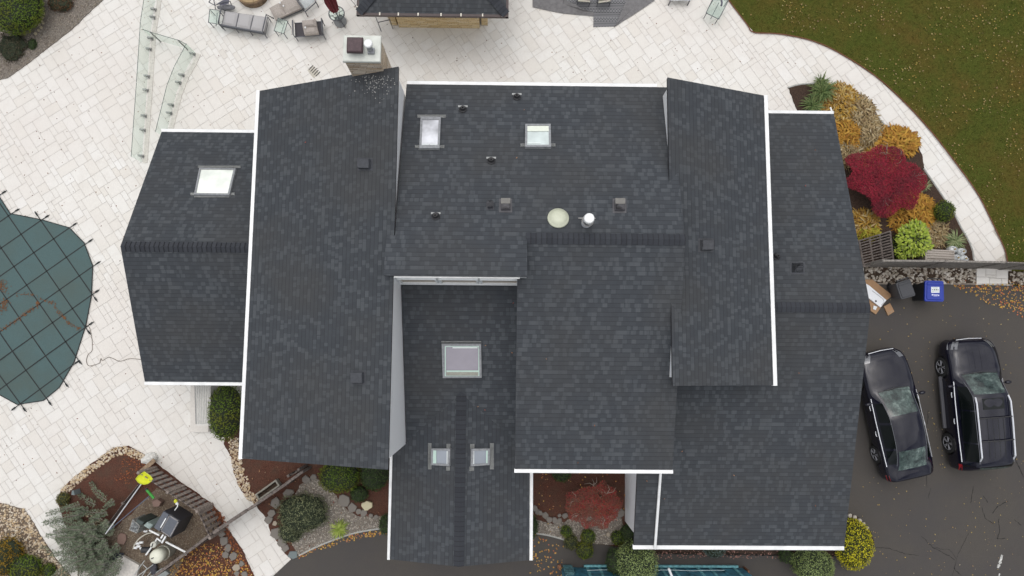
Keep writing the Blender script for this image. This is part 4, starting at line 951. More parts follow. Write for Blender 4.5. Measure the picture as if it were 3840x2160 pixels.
for (x, y, sx) in ((rx0, ry0, 1), (rx1, ry0, -1)):
    me = M(); n = 22; t = Vector((sx, 1, sp)) * hy / n; s = Vector((-sx * .12, .12, 0)) * 1.0
    for i in range(n):
        a = Vector((x, y, zr + .015)) + t * i; bq = a + t; h0, h1 = Vector((0, 0, .015)), Vector((0, 0, .035))
        me.face([a - s + h0 * .3, bq - s + h1 * .3, bq + h1, a + h0], [(i * .155 + .005, 0), (i * .155 + .15, 0), (i * .155 + .15, 1), (i * .155 + .005, 1)])
        me.face([a + h0, bq + h1, bq + s + h1 * .3, a + s + h0 * .3], [(i * .155 + .005, 0), (i * .155 + .15, 0), (i * .155 + .15, 1), (i * .155 + .005, 1)])
    me.build('hip_cap', CAP, root)
BR = mat('brown_gutter', (.05, .032, .03), .45, var=.1)
me = M(); gp = [(px0, py0 + dep), (px0, py0), (px1, py0), (px1, py0 + dep)]
for (xa, ya), (xb, yb) in zip(gp, gp[1:]):
    if xa == xb: me.box((xa + .05 * (1 if xa == px0 else -1), (ya + yb) / 2, zr - .06), .1, dep, .12); 
    else: me.box(((xa + xb) / 2, ya + .05, zr - .06), W, .1, .122)
me.build('gutter', BR, root)
for i, x in enumerate((1356, 1424, 1494, 1568, 1654, 1729, 1810, 1884)):
    p = U(x, 53, zr); me = M(); me.box((p.x, py0 + .055, zr + .01), .045, .11, .02); me.build('gutter_hanger', mat('cream_hanger', (.7, .66, .56), .5), root)
for x, y in ((1340, 26), (1903, 41)):
    p = U(x, y, zr); me = M(); me.box((p.x + (.03 if x < 1500 else -.03), p.y, zr + .01), .11, .045, .02); me.build('gutter_hanger', MC['cream_hanger'], root)
for x, y in ((1475, py0 + 2.2), (1815, py0 + 2.2)):
    p = G(x, 90); me = M(); me.box((p.x, y, 1.3), .2, .2, 2.8); me.build('post', mat('brown_post', (.09, .06, .045), .7), root)
q0, q1 = G(1497, 103), G(1799, 104); me = M(); me.box(((q0.x + q1.x) / 2, q0.y + .35, .52), q1.x - q0.x, .7, 1.04); bar = me.build('stone_bar', BARST, root)
me = M(); me.bbox(((q0.x + q1.x) / 2, q0.y + .42, 1.07), q1.x - q0.x - .02, .8, .06); me.build('counter', mat('tan_counter', (.42, .34, .24), .4), bar)
for xa, xb in ((1465, 1490), (1806, 1829)):
    a, b = G(xa, 95), G(xb, 95); me = M(); me.box(((a.x + b.x) / 2, a.y + .25, .5), b.x - a.x, .5, 1.0); me.build('stone_pier', BARST, root)
root = thing('bar_stool', 'dark metal bar stool left of the stone bar', 'stool', tuple(G(1430, 85)))
me = M(); P = [U(1407, 58, .75), U(1417, 84, .75), U(1462, 74, .75), U(1452, 48, .75)]; me.tube(P, .022, 6, True); me.build('frame', FR, root)
for p in P: leg(p, .75, root, .016)
root = thing('wall_hook', 'dark metal stand leaning at the left side of the pavilion', 'stand', tuple(G(1322, 10)))
me = M(); me.tube([U(1310, -8, .7), U(1331, 17, .7), U(1331, -12, .7)], .018, 6); me.tube([U(1331, 17, .7), Vector((U(1331, 17, .7).x, U(1331, 17, .7).y, 0))], .015, 6); me.build('frame', FR, root)
# outdoor rug with folded flaps
def rugm():
    m, nt, b = newmat('rug_pattern'); tc = node(nt, 'ShaderNodeTexCoord'); sp_ = node(nt, 'ShaderNodeSeparateXYZ'); nt.links.new(tc.outputs['Object'], sp_.inputs[0])
    y = mth(nt, 'DIVIDE', sp_.outputs[1], .40); fy = mth(nt, 'FRACT', y); st = mth(nt, 'GREATER_THAN', mth(nt, 'FRACT', mth(nt, 'MULTIPLY', y, 6)), .62)
    zx = mth(nt, 'PINGPONG', sp_.outputs[0], .06); dz = mth(nt, 'LESS_THAN', mth(nt, 'ABSOLUTE', mth(nt, 'SUBTRACT', mth(nt, 'PINGPONG', mth(nt, 'MULTIPLY', sp_.outputs[1], 1), .075), zx)), .013)
    band = mth(nt, 'GREATER_THAN', fy, .5); f = mth(nt, 'ADD', mth(nt, 'MULTIPLY', band, st), mth(nt, 'MULTIPLY', mth(nt, 'SUBTRACT', 1.0, band), dz))
    nt.links.new(mixc(nt, f, (.20, .2, .205), (.06, .06, .062)), b.inputs['Base Color']); b.inputs['Roughness'].default_value = .95; return m
root = thing('outdoor_rug', 'patterned grey outdoor rug with both side corners folded over', 'rug', tuple(G(2250, 40)))
me = M(); me.prism(gpoly([(2110, -60), (2380, -60), (2356, 20), (2305, 100), (2225, 102), (2225, 60), (2120, 30)]), .0, .02); me.build('panel', rugm(), root)
RB = mat('rug_back', (.17, .165, .165), .95, var=.15, scale=9)
def flap(px, zs):
    me = M(); P = [G(x, y, z) for (x, y), z in zip(px, zs)]; Q = [Vector((p.x, p.y, .022)) for p in P]; c = sum(P, Vector()) / len(P); n = len(P)
    for i in range(n): j = (i + 1) % n; me.face([P[i], P[j], c]); me.face([Q[i], Q[j], P[j], P[i]])
    o = me.build('folded_flap', RB, root)
flap([(1997, -60), (1997, 26), (2040, 36), (2110, 50), (2226, 61), (2226, 45), (2190, 38), (2160, 17), (2114, -2), (2090, -60)], [.03, .03, .03, .03, .03, .05, .12, .15, .13, .1])
flap([(2376, -60), (2349, 0), (2330, 45), (2311, 91), (2303, 102), (2330, 84), (2366, 61), (2410, 32), (2453, 3), (2490, -60)], [.1, .12, .12, .08, .03, .03, .03, .03, .03, .03])
for i, (x, y, s) in enumerate(((2190, 4, 1), (2266, 6, -1))):
    root = thing('garden_chair', ('left' if i == 0 else 'right') + ' of two dark chairs with tan seats standing on the rug', 'chair', tuple(G(x, y)), 'dark chairs on the patterned rug')
    me = M(); p = U(x, y - 18, .42); me.bbox(p, .5, .42, .04, rz=.12 * (i * 2 - .6)); me.build('seat', mat('olive_seat', (.16, .15, .12), .8), root)
    me = M(); me.box(U(x, y, .44), .5, .05, .04, rz=.12 * (i * 2 - .6)); me.build('front_rail', mat('tan_slat', (.42, .4, .33), .7), root)
    for dx in (-.25, .25):
        for dy in (0, -18): a = U(x, y + dy, .42); leg((a.x + dx, a.y), .44, root, .017)
glass_table('long rectangular glass patio table by the lawn edge', [(2672, -2), (2734, -2), (2696, 71), (2648, 48)], .5, group=None)
c = U(2699, 10, .53); me = M(); me.tube([c + Vector((.09 * math.cos(a), .16 * math.sin(a), 0)) for a in [-.95 + .19 * i for i in range(11)]], .035, 6)
tag(me.build('headrest_roll', mat('slate_fabric2', (.1, .1, .13), .8)), 'dark curved roll lying on the long glass table', 'cushion')
root = thing('lounge_chair', 'white patio lounger cut off by the top edge of the photo', 'chair', tuple(G(2550, -10)))
me = M(); P = [U(2512, 1, .35), U(2590, 1, .35), U(2590, -70, .35), U(2512, -70, .35)]; quadpad(me, P, .3, .36, nx=4); me.build('seat', mat('pale_fabric', (.55, .56, .57), .85), root)
for x in (2514, 2586): leg(U(x, 3, .35), .35, root, .025)

# ---------------------------------------------------------------- plants
GREEN1 = leafmat('boxwood_leaf', [(.05, .085, .01), (.075, .12, .014), (.10, .155, .02), (.125, .175, .028)], pcol=(.15, .14, .02), patch=1.2)
GREEN2 = leafmat('dark_evergreen_leaf', [(0.022, 0.045, 0.013), (0.045, 0.075, 0.022), (0.068, 0.105, 0.034)])
GREEN3 = leafmat('pale_shrub_leaf', [(.16, .22, .08), (.24, .31, .12), (.31, .38, .16), (.2, .25, .07)], pcol=(.11, .15, .03), patch=1.0)
JUN = leafmat('juniper_leaf', [(0.082, 0.098, 0.049), (0.146, 0.163, 0.090), (0.212, 0.228, 0.122), (0.114, 0.114, 0.058)], pcol=(.09, .105, .06))
YEL = leafmat('gold_leaf', [(0.170, 0.189, 0.011), (0.425, 0.397, 0.019), (0.567, 0.491, 0.028), (0.284, 0.284, 0.014)])
TWIG = mat('twig_brown', (.06, .045, .035), .9)
BARK = mat('grey_bark', (.22, .18, .15), .85)
def shrub(name, label, cat, x, y, rpx, h, m, ls=.05, n=None, rypx=None, base=0, group=None, core=(.02, .028, .012), amp=.12, ky=None, droop=0):
    gc = G(x, y); rz = h * .5; r = rpx * (H - h * .6) / FPX; ry = (rypx or rpx) * (H - h * .6) / FPX
    c = U(x, y, g(gc.y) + h * .55); c.z = g(c.y) + h * .5 + base
    root = thing(name, label, cat, (c.x, c.y, g(c.y)), group); seed = rnd() * 50
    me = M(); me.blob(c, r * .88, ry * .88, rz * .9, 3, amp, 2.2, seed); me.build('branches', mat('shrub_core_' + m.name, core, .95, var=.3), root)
    n = n or int(2 * math.pi * r * ry / (ls * ls) * 1.9); me = M()
    for i in range(n):
        v = Vector((random.gauss(0, 1), random.gauss(0, 1), abs(random.gauss(0, 1)) * 1.15 - .35)).normalized()
        k = (1 + amp * noise.noise(v * 2.2 + Vector((seed, seed * 2, 0))) + amp * .6 * noise.noise(v * 6 + Vector((seed, 0, 0)))) * ru(.88, 1.0)
        p = c + Vector((v.x * r * k, v.y * ry * k, v.z * rz * k)); o = (v * .35 + Vector((random.gauss(0, 1), random.gauss(0, 1), random.gauss(0, 1))).cross(v) * .7).normalized()
        me.leaf(p, o, ls * ru(.4, .75), ls * ru(.8, 1.5), v + Vector((ru(-.45, .45), ru(-.45, .45), ru(-.2, .5))))
    me.build('foliage', m, root); return root
shrub('boxwood', 'round yellow-green boxwood between hosta and curved path', 'shrub', 3543, 792, 38, .8, GREEN1, .05, rypx=42)
shrub('boxwood', 'large olive evergreen bush in the upper left corner', 'shrub', 55, 20, 108, 1.3, GREEN1, .06, rypx=118)
shrub('hedge', 'tall clipped hedge beside the white cabinet below the west roof', 'hedge', 845, 1545, 62, 1.6, GREEN1, .06, rypx=110, amp=.06)
shrub('evergreen_shrub', 'bright dark-green round shrub under the west wing eave', 'shrub', 1272, 1786, 78, 1.1, GREEN1, .055, rypx=62, group=None)
shrub('evergreen_shrub', 'darker round shrub against the entry wall gutter', 'shrub', 1405, 1780, 56, 1.0, GREEN2, .055, rypx=60)
shrub('evergreen_shrub', 'small dark shrub between two round shrubs and cream rock', 'shrub', 1347, 1853, 34, .6, GREEN2, .05, rypx=30)
shrub('juniper', 'sprawling grey-green juniper on the gravel bed', 'shrub', 1135, 1925, 92, .9, JUN, .06, rypx=72, amp=.3)
shrub('juniper', 'smaller lobe of grey-green juniper reaching toward the driveway', 'shrub', 1092, 1990, 46, .6, JUN, .06, rypx=42, amp=.3)
shrub('evergreen_shrub', 'dark shrub half hidden by the left entry gutter', 'shrub', 1448, 1966, 28, .7, GREEN2, .05, rypx=38)
shrub('evergreen_shrub', 'dark shrub half hidden by the right entry gutter', 'shrub', 1992, 1975, 26, .7, GREEN2, .05, rypx=45)
shrub('evergreen_shrub', 'dark green shrub under the south centre gutter', 'shrub', 2106, 1766, 38, .9, GREEN2, .05, rypx=42)
gq = 'small clipped boxwoods in front of the red maple'
shrub('boxwood', 'small boxwood nearest the curved curb of four', 'shrub', 2124, 1993, 22, .5, GREEN1, .045, rypx=22, group=gq)
shrub('boxwood', 'upper right small boxwood among the four on gravel', 'shrub', 2206, 2014, 29, .55, GREEN1, .045, rypx=29, group=gq)
shrub('boxwood', 'browner small boxwood in the middle of the four', 'shrub', 2141, 2033, 26, .55, leafmat('olive_box_leaf', [(0.048, 0.056, 0.016), (0.096, 0.104, 0.032), (0.136, 0.128, 0.048)]), .045, rypx=28, group=gq)
shrub('boxwood', 'lowest small boxwood of the four, on the asphalt edge', 'shrub', 2193, 2062, 33, .6, GREEN1, .045, rypx=33, group=gq)
shrub('boxwood', 'small boxwood left of the white garage wall corner', 'shrub', 2315, 2018, 24, .6, GREEN1, .045, rypx=26)
shrub('evergreen_shrub', 'dark shrub tucked against the white garage wall', 'shrub', 2355, 2000, 28, .7, GREEN2, .05, rypx=34)
shrub('topiary_shrub', 'dark slim shrub left of the big pale round shrub', 'shrub', 2300, 2100, 30, 1.2, GREEN2, .05, rypx=48, base=.2)
shrub('topiary_shrub', 'big pale green round shrub overhanging the blue dumpster', 'shrub', 2385, 2110, 82, 2.2, GREEN3, .045, rypx=78, core=(.02, .03, .012))
shrub('blue_shrub', 'blue-grey shrub half hidden under the south gutter', 'shrub', 2680, 2062, 42, .6, leafmat('blue_shrub_leaf', [(0.075, 0.105, 0.090), (0.135, 0.180, 0.158), (0.105, 0.135, 0.128)]), .045, rypx=28)
shrub('topiary_shrub', 'pale green round shrub beside the golden bush', 'shrub', 3048, 2118, 80, 1.5, GREEN3, .042, rypx=62, core=(.02, .03, .012))
shrub('evergreen_shrub', 'dark bush left of the pale shrub by the garage', 'shrub', 2948, 2085, 28, .7, GREEN2, .05, rypx=26)
shrub('golden_shrub', 'golden yellow rounded bush at the garage corner', 'shrub', 3200, 2040, 72, 1.2, YEL, .06, rypx=94, core=(.03, .035, .006))
shrub('dwarf_conifer', 'tiny yellow-green conifer at the left tip of the pump bed', 'shrub', 236, 1872, 24, .4, leafmat('olive_conifer_leaf', [(.07, .07, .02), (.13, .12, .03), (.17, .15, .05)]), .04, rypx=25)
shrub('corner_shrub', 'dark olive shrub in the lower left corner', 'shrub', 95, 2135, 58, .8, GREEN1, .06, rypx=52)
shrub('corner_shrub', 'golden-leaved shrub at the left edge of the lower left bed', 'shrub', 20, 2090, 65, .7, leafmat('olive_gold_leaf', [(0.063, 0.054, 0.013), (0.180, 0.117, 0.018), (0.306, 0.180, 0.018), (0.108, 0.072, 0.013)]), .06, rypx=70, amp=.3)
shrub('corner_shrub', 'small green shrub right of the dark corner shrub', 'shrub', 182, 2140, 24, .4, GREEN1, .05, rypx=26)
shrub('low_shrub', 'low rusty brown shrub in the upper left gravel', 'shrub', 225, 10, 48, .35, leafmat('rusty_leaf', [(.06, .035, .022), (.12, .06, .03), (.16, .11, .06)]), .05, rypx=34, amp=.4)
shrub('low_shrub', 'low grey-green groundcover near the left edge', 'shrub', 45, 175, 55, .25, leafmat('muddy_leaf', [(.04, .045, .025), (.07, .07, .04), (.09, .07, .05)]), .05, rypx=50, amp=.5)
shrub('low_shrub', 'tiny dark plant on the upper left gravel', 'shrub', 120, 165, 17, .2, GREEN2, .04, rypx=22)
shrub('ground_ivy', 'green creeping plant beside the lattice crate', 'shrub', 3372, 925, 28, .4, GREEN1, .06, rypx=50, amp=.4)
def bladeplant(name, label, cat, x, y, rpx, n, w_, h, m, droop=.5, zc=.1, group=None, ecc=1.0):
    c = G(x, y); L = rpx * H / FPX; root = thing(name, label, cat, tuple(c), group); me = M()
    for i in range(n):
        a = ru(0, 6.283); k = ru(.45, 1.05); o = Vector((ru(-.06, .06), ru(-.06, .06), zc))
        me.blade(c + o, a, L * k * (1 + (ecc - 1) * abs(math.sin(a))), w_ * ru(.7, 1.2), h * ru(.5, 1.4), h * droop * ru(.4, 1.6))
    me.build('blades', m, root); me = M(); me.blob(c + Vector((0, 0, .04)), L * .3, L * .3, .1, 2); me.build('crown_base', SOIL, root); return root
YUC = leafmat('yucca_blade', [(0.055, 0.096, 0.033), (0.110, 0.160, 0.055), (0.187, 0.224, 0.088), (0.077, 0.120, 0.044)], .5)
bladeplant('yucca', 'upper clump of dark green yucca beside the east gutter', 'plant', 3075, 350, 64, 210, .035, .55, YUC, .7)
bladeplant('yucca', 'lower clump of dark green yucca at the roof edge', 'plant', 3040, 400, 50, 130, .035, .4, YUC, .7)
bladeplant('yucca', 'topmost small clump of yucca over the path edge', 'plant', 3072, 312, 36, 70, .04, .45, YUC, .7)
GRS = leafmat('variegated_blade', [(.1, .15, .06), (.22, .27, .13), (.32, .34, .18), (.14, .19, .08)], .6)
bladeplant('ornamental_grass', 'variegated grass clump beside the propane tanks', 'plant', 3572, 905, 52, 130, .03, .35, GRS, .9)
bladeplant('ornamental_grass', 'small pale grass clump below the red maple', 'plant', 3455, 700, 30, 70, .03, .3, GRS, .8)
bladeplant('ornamental_grass', 'lime green spiky grass on the gravel by the driveway', 'plant', 1277, 1980, 40, 150, .035, .35, leafmat('lime_blade', [(.14, .2, .03), (.28, .36, .07), (.38, .44, .12), (.2, .26, .04)], .6), .8)
def hosta(label, x, y, rpx, n, m, h=.3, group='wilted hostas in the east bed', rypx=None, lw=.05):
    rpx *= 1.22; rypx = (rypx or rpx / 1.22) * 1.22; n = int(n * 1.6); c = G(x, y, .04); r = rpx * H / FPX; ry = rypx * H / FPX; root = thing('hosta', label, 'plant', tuple(c), group); me = M()
    for i in range(n):
        a = ru(0, 6.283); k = math.sqrt(rnd()); p = c + Vector((math.cos(a) * r * k, math.sin(a) * ry * k, h * (1 - k * k) * ru(.4, 1.0) + .03)); b = a + random.gauss(0, 1.7)
        me.blade(p, b, ru(.14, .3), lw * ru(.5, 1.3), ru(-.02, .08), ru(.02, .16), 3)
    me.build('leaves', m, root); return root
HB = leafmat('wilted_hosta', [(0.109, 0.051, 0.012), (0.281, 0.156, 0.023), (0.374, 0.218, 0.039), (0.437, 0.312, 0.101), (0.187, 0.094, 0.023), (0.468, 0.374, 0.187)])
HG = leafmat('golden_hosta', [(0.196, 0.080, 0.016), (0.374, 0.185, 0.028), (0.455, 0.259, 0.048), (0.244, 0.111, 0.020), (0.326, 0.209, 0.032)])
HT = leafmat('tan_hosta', [(0.120, 0.075, 0.038), (0.255, 0.180, 0.090), (0.360, 0.277, 0.150), (0.180, 0.128, 0.053), (0.420, 0.352, 0.225)])
hosta('orange-brown wilted hosta just below the yucca', 3150, 395, 68, 750, HB)
hosta('tan wilted hosta near the path bend', 3225, 440, 50, 500, HT, rypx=70)
hosta('golden-brown hosta along the garage roof edge', 3175, 500, 55, 600, HG, rypx=52)
hosta('pale dried hosta in the middle of the east bed', 3255, 500, 50, 450, HT, rypx=48)
hosta('golden hosta touching the red maple from above', 3350, 535, 78, 650, HG, h=.35, rypx=50, lw=.07)
hosta('golden-orange hosta below the red maple', 3420, 805, 78, 850, HG, h=.35, rypx=72)
hosta('orange hosta at the roof edge above the lattice crate', 3235, 840, 48, 420, HB, rypx=42)
hosta('yellow-green hosta low at the roof edge', 3250, 872, 35, 200, leafmat('yellow_hosta', [(.2, .2, .02), (.35, .32, .04), (.25, .18, .02)]), rypx=22)
hosta('orange hosta tucked between golden clump and crimson maple top', 3300, 595, 50, 380, HB)
hosta('tan low plants behind the chartreuse shrub and round boxwood', 3500, 870, 45, 260, HT, h=.2)
hosta('brown wilted hosta under the garage roof edge below the golden one', 3170, 575, 50, 350, HT, h=.2)
HY = leafmat('hydrangea_leaf', [(.13, .2, .02), (.28, .36, .04), (.38, .44, .08), (.2, .28, .03), (.22, .26, .1)])
c = G(3418, 905); root = thing('hydrangea', 'chartreuse leafy shrub right of the lattice crate', 'shrub', tuple(c)); me = M()
for cx, cy, rr, n, hh in ((3420, 900, 62, 520, .75), (3452, 925, 40, 240, .6), (3385, 945, 26, 130, .5), (3430, 868, 40, 200, .6)):
    for i in range(n):
        v = Vector((random.gauss(0, 1), random.gauss(0, 1), abs(random.gauss(0, 1)))).normalized(); q = U(cx, cy, hh * .6); r = rr * 26.4 / FPX
        p = q + Vector((v.x * r, v.y * r, v.z * hh * .5)) * ru(.8, 1); o = Vector((v.x, v.y, ru(-.3, .2))); me.leaf(p, o, ru(.06, .09), ru(.1, .15), Vector((0, 0, 1)) + v * .5)
me.build('leaves', HY, root); me = M(); me.blob(U(3420, 905, .3), .5, .5, .3, 2); me.build('branches', mat('shrub_core_hyd', (.03, .04, .01), .9), root)
# red maples
def maple(label, x, y, rx, ry, h, m, n, bark, sx=0, gap=.25, ls=.05, outline=None, nb=7):
    c = G(x, y); root = thing('japanese_maple', label, 'tree', tuple(c)); tips = []
    me = M(); top = c + Vector((0, 0, h * .45)); me.tube([c, c + Vector((.03, .02, h * .25)), top], [.07, .06, .05], 7); me.build('trunk', bark, root)
    seed = rnd() * 30; me = M()
    for k in range(nb):
        a = k * 6.283 / nb + ru(-.2, .2); q = c + Vector((math.cos(a) * rx * ru(.5, .85), math.sin(a) * ry * ru(.5, .85), h * ru(.72, .95))); mid = top.lerp(q, .5) + Vector((ru(-.1, .1), ru(-.1, .1), .12)); me.tube([top, mid, q], [.028, .016, .007], 5)
        for t in range(4):
            b = a + ru(-1, 1); s = mid.lerp(q, ru(0, 1)); me.tube([s, s + Vector((math.cos(b) * .18, math.sin(b) * .18, ru(0, .1))), s + Vector((math.cos(b + .4) * .34, math.sin(b + .4) * .34, ru(-.04, .1)))], [.012, .009, .004], 4)
    me.build('branches', bark, root)
    me = M()
    for i in range(n):
        a = ru(0, 6.283); k = math.sqrt(rnd()); dx, dy = math.cos(a) * k, math.sin(a) * k; nv = noise.noise(Vector((dx * 3.2 + seed, dy * 3.2, seed)))
        if nv < -.55 + gap and rnd() < .93: continue
        if outline and k > .84 + .34 * noise.noise(Vector((math.cos(a) * 2.2, math.sin(a) * 2.2, seed))): continue
        z = h * (.55 + .42 * math.sqrt(max(0, 1 - k * k)) + .12 * nv) - ru(0, .14) ; p = c + Vector((dx * rx, dy * ry, z)); b = a + random.gauss(0, 1.2)
        me.leaf(p, (math.cos(b), math.sin(b), ru(-.7, .2)), ls * ru(.3, .6), ls * ru(.7, 1.5), Vector((dx * .5 + ru(-.4, .4), dy * .5 + ru(-.4, .4), 1)))
    me.build('crown', m, root); return root
maple('crimson laceleaf maple mound between the golden hostas', 3287, 690, 1.85, 1.5, 1.1, leafmat('crimson_leaf', [(0.095, 0.007, 0.017), (0.209, 0.013, 0.031), (0.312, 0.020, 0.043), (0.147, 0.031, 0.031), (0.364, 0.027, 0.048)], pcol=(.10, .022, .03), patch=1.2), 34000, BARK, gap=-.3, outline=True)
maple('sparse red maple with bare grey twigs in the courtyard garden', 2215, 1872, 1.18, .98, 1.6, leafmat('thin_red_leaf', [(.20, .02, .024), (.34, .03, .036), (.13, .05, .035), (.22, .1, .06), (.09, .035, .03), (.28, .06, .03)], pcol=(.12, .07, .05), patch=2.2), 12000, mat('pale_bark', (.3, .25, .21), .8), gap=.16, nb=7, outline=True)
# weeping blue conifer sprawling over the pump bed
WC = leafmat('blue_needle', [(.10, .13, .085), (.16, .195, .13), (.22, .255, .175), (.12, .135, .08)])
c = G(330, 1990); root = thing('weeping_cedar', 'sprawling blue-green weeping conifer over the pale path and pump bed', 'tree', tuple(c)); me = M(); nd = M()
for k in range(92):
    sx_, sy_ = ru(280, 430), ru(1870, 2110); a0 = ru(2.35, 3.75); L = ru(40, 150); px = []
    if 40 < k < 60 or k > 75: sx_, sy_, a0, L = ru(300, 460), ru(1950, 2150), ru(3.5, 4.1), ru(60, 140)
    if 55 < k < 70: sx_, sy_, a0, L = ru(330, 480), ru(2060, 2140), ru(3.4, 3.9), ru(60, 120)
    for i in range(7): t = i / 6; px.append((sx_ + math.cos(a0 + t * .35 * math.sin(k)) * L * t, sy_ - math.sin(a0 + t * .35 * math.sin(k)) * L * t * .8, max(.12, .75 - .5 * t + .15 * math.sin(k * 2.1))))
    P = [U(x, y, z + g(-8)) for x, y, z in px]; me.tube(P, [.018, .016, .013, .011, .009, .007, .005], 4)
    for i in range(260):
        t = rnd() * 5.99; j = int(t); p = P[j].lerp(P[j + 1], t - j); dr = (P[j + 1] - P[j]).normalized(); s = Vector((-dr.y, dr.x, 0)) * random.choice((-1, 1))
        wd = ru(0, .13) * (1 - t / 9); nd.leaf(p + s * wd + Vector((0, 0, ru(-.05, .03))), dr * ru(.4, 1.3) + s * ru(.3, 1) + Vector((0, 0, ru(-.2, .2))), .02, ru(.06, .12))
me.tube([c, c + Vector((.05, .05, .5)), c + Vector((.4, .1, .9))], [.09, .07, .05], 7); me.build('branches', mat('cedar_twig', (.16, .15, .12), .9), root); nd.build('needles', WC, root)
# ---------------------------------------------------------------- stones
FS = leafmat('flagstone_face', [(.10, .095, .09), (.16, .15, .14), (.2, .18, .155), (.12, .125, .13)]); FST = leafmat('tan_stone_face', [(.3, .25, .19), (.38, .33, .26)])
def stone(x, y, r, label, group, m=FS, h=.09, ry=None, name='flat_stone', cat='stone'):
    c = G(x, y); r *= .88; h = h * ru(.6, 1.3); R_ = r * H / FPX; ry = (ry or r) * H / FPX; n = random.randint(5, 7); a0 = ru(0, 6.3); P = []
    for i in range(n): a = a0 + 6.283 * i / n + ru(-.25, .25); k = ru(.82, 1.12); P.append((c.x + math.cos(a) * R_ * k, c.y + math.sin(a) * ry * k))
    me = M(); z = g(c.y); vs = [(*p, z) for p in P] + [(*p, z + h) for p in P] + [(c.x + (p[0] - c.x) * .9, c.y + (p[1] - c.y) * .9, z + h + .015) for p in P]
    fs = [tuple(range(2 * n, 3 * n))]
    for q in (0, n): fs += [(q + i, q + (i + 1) % n, q + n + (i + 1) % n, q + n + i) for i in range(n)]
    me.raw(vs, fs); return tag(me.build(name, m), label, cat, group)
for x, y, r in ((1036, 1885, 24), (1022, 1922, 17), (1010, 1948, 18), (1040, 1998, 26), (1058, 2032, 22), (1072, 2055, 18), (1150, 1797, 20), (1178, 1788, 14), (1085, 1848, 24), (1292, 1875, 28), (1324, 1903, 22), (1345, 1916, 13), (1366, 1922, 17)): stone(x, y, r, 'grey flat stone edging the gravel round the juniper', 'grey flat stones round the juniper')
for x, y, r in ((1392, 1932, 10), (1411, 1938, 11), (1440, 1944, 17)): stone(x, y, r, 'small rounded stone in the row leading to the entry gutter', 'small stones by the entry gutter')
stone(1033, 1961, 12, 'small tan stone among the grey flat stones left of the juniper', None, FST)
stone(1100, 2078, 22, 'bluish flat stone where the path meets the driveway', None, leafmat('bluestone', [(.15, .18, .18), (.17, .2, .2)]))
stone(1377, 1892, 24, 'square cream rock in the mulch by the entry gutter', None, leafmat('cream_stone', [(.5, .46, .3), (.55, .5, .34)]), h=.14, ry=17)
for x, y, r in ((2006, 1905, 14), (2014, 1918, 13), (2026, 1922, 12), (2045, 1932, 16), (2060, 1948, 15), (2080, 1950, 14), (2098, 1952, 13), (2098, 1931, 9), (2118, 1932, 13)): stone(x, y, r, 'rounded grey stone in the curved row below the courtyard mulch', 'stones in the courtyard row')
stone(2318, 1922, 26, 'large flat grey stone against the garage wall by the red maple', None)
stone(2280, 2002, 10, 'small pale stone alone on the courtyard gravel', None, FST)
for x, y, r in ((842, 2027, 20), (856, 2055, 18), (878, 2083, 18), (834, 2000, 16), (848, 2078, 16)): stone(x, y, r, 'grey flat stone lining the left edge of the lower path', 'flat stones left of the lower path')
for x, y, r in ((920, 2151, 14), (890, 2150, 13), (908, 2112, 14)): stone(x, y, r, 'rounded stone near the bottom end of the lower path', 'rounded stones at the path end')
stone(889, 2126, 17, 'pale tan stone beside the lower path', None, FST)
PKS = leafmat('pink_stone', [(.2, .13, .11), (.22, .15, .12)])
stone(602, 1880, 25, 'pinkish flat rock above the pool heater', None, PKS, h=.3, ry=17)
stone(462, 2019, 20, 'pinkish flat rock between conifer and pump box', None, PKS, ry=24)
for x, y in ((165, 15), (157, 30), (163, 42), (155, 52), (162, 68), (160, 82), (165, 90), (157, 105), (148, 116), (136, 128), (168, 55), (150, 95)): stone(x, y, ru(5.5, 8), 'small cream stone in the row curving round the corner bush', 'cream stones round the corner bush', leafmat('row_stone', [(.35, .29, .17), (.45, .4, .28), (.3, .2, .08)]), h=.06)
for i, (x, y) in enumerate(((3185, 1932), (3202, 1938), (3220, 1949), (3236, 1964), (3246, 1978))): stone(x, y, 9, 'pale stone in the short curved border of the golden bush', 'border stones of the golden bush', leafmat('pale_border_stone', [(.4, .37, .31), (.48, .44, .38)]), h=.08)

# ---------------------------------------------------------------- fences
WOOD = mat('weathered_wood', (.24, .22, .195), .9, var=.35, scale=14); DWOOD = mat('dark_weathered_wood', (.15, .125, .11), .9, var=.4, scale=14)
def board_fence(name, label, line, hgt, m, gap=.012, bw=.12, posts=2.2, rails=True, group=None, cap=True, zt=None, capw=.07, rm=None):
    P = [G(*p) for p in line]; root = thing(name, label, 'fence', tuple(P[0]), group)
    for i in range(len(P) - 1):
        a, b = P[i], P[i + 1]; t = (b - a); L = t.length; t.normalize(); ang = math.atan2(t.y, t.x); n = max(1, int(L / (bw + gap))); me = M()
        for k in range(n):
            c = a + t * ((k + .5) * L / n); me.box((c.x, c.y, g(c.y) + hgt / 2 + ru(-.01, .01)), bw * .97, .02, hgt, rz=ang + ru(-.02, .02))
        me.build('board_panel', m, root)
        if rails:
            s = Vector((-t.y, t.x, 0)) * (.035 if rm is None else -.035)
            for zz in (.25, hgt * .55, hgt - .15):
                me = M(); me.box((a + b) / 2 + s + Vector((0, 0, zz)), L, .04, .09, rz=ang); me.build('rail', rm or m, root)
        if cap: me = M(); me.box((a + b) / 2 + Vector((0, 0, hgt + .02)), L, capw, .03, rz=ang); me.build('cap_rail', m, root)
        k = max(1, round(L / posts))
        for j in range(k + (i == len(P) - 2)):
            c = a + t * (L * j / k); me = M(); me.bbox((c.x, c.y, g(c.y) + hgt / 2), .1, .1, hgt + .12, rz=ang, b=.02); me.build('post', m, root)
    return root
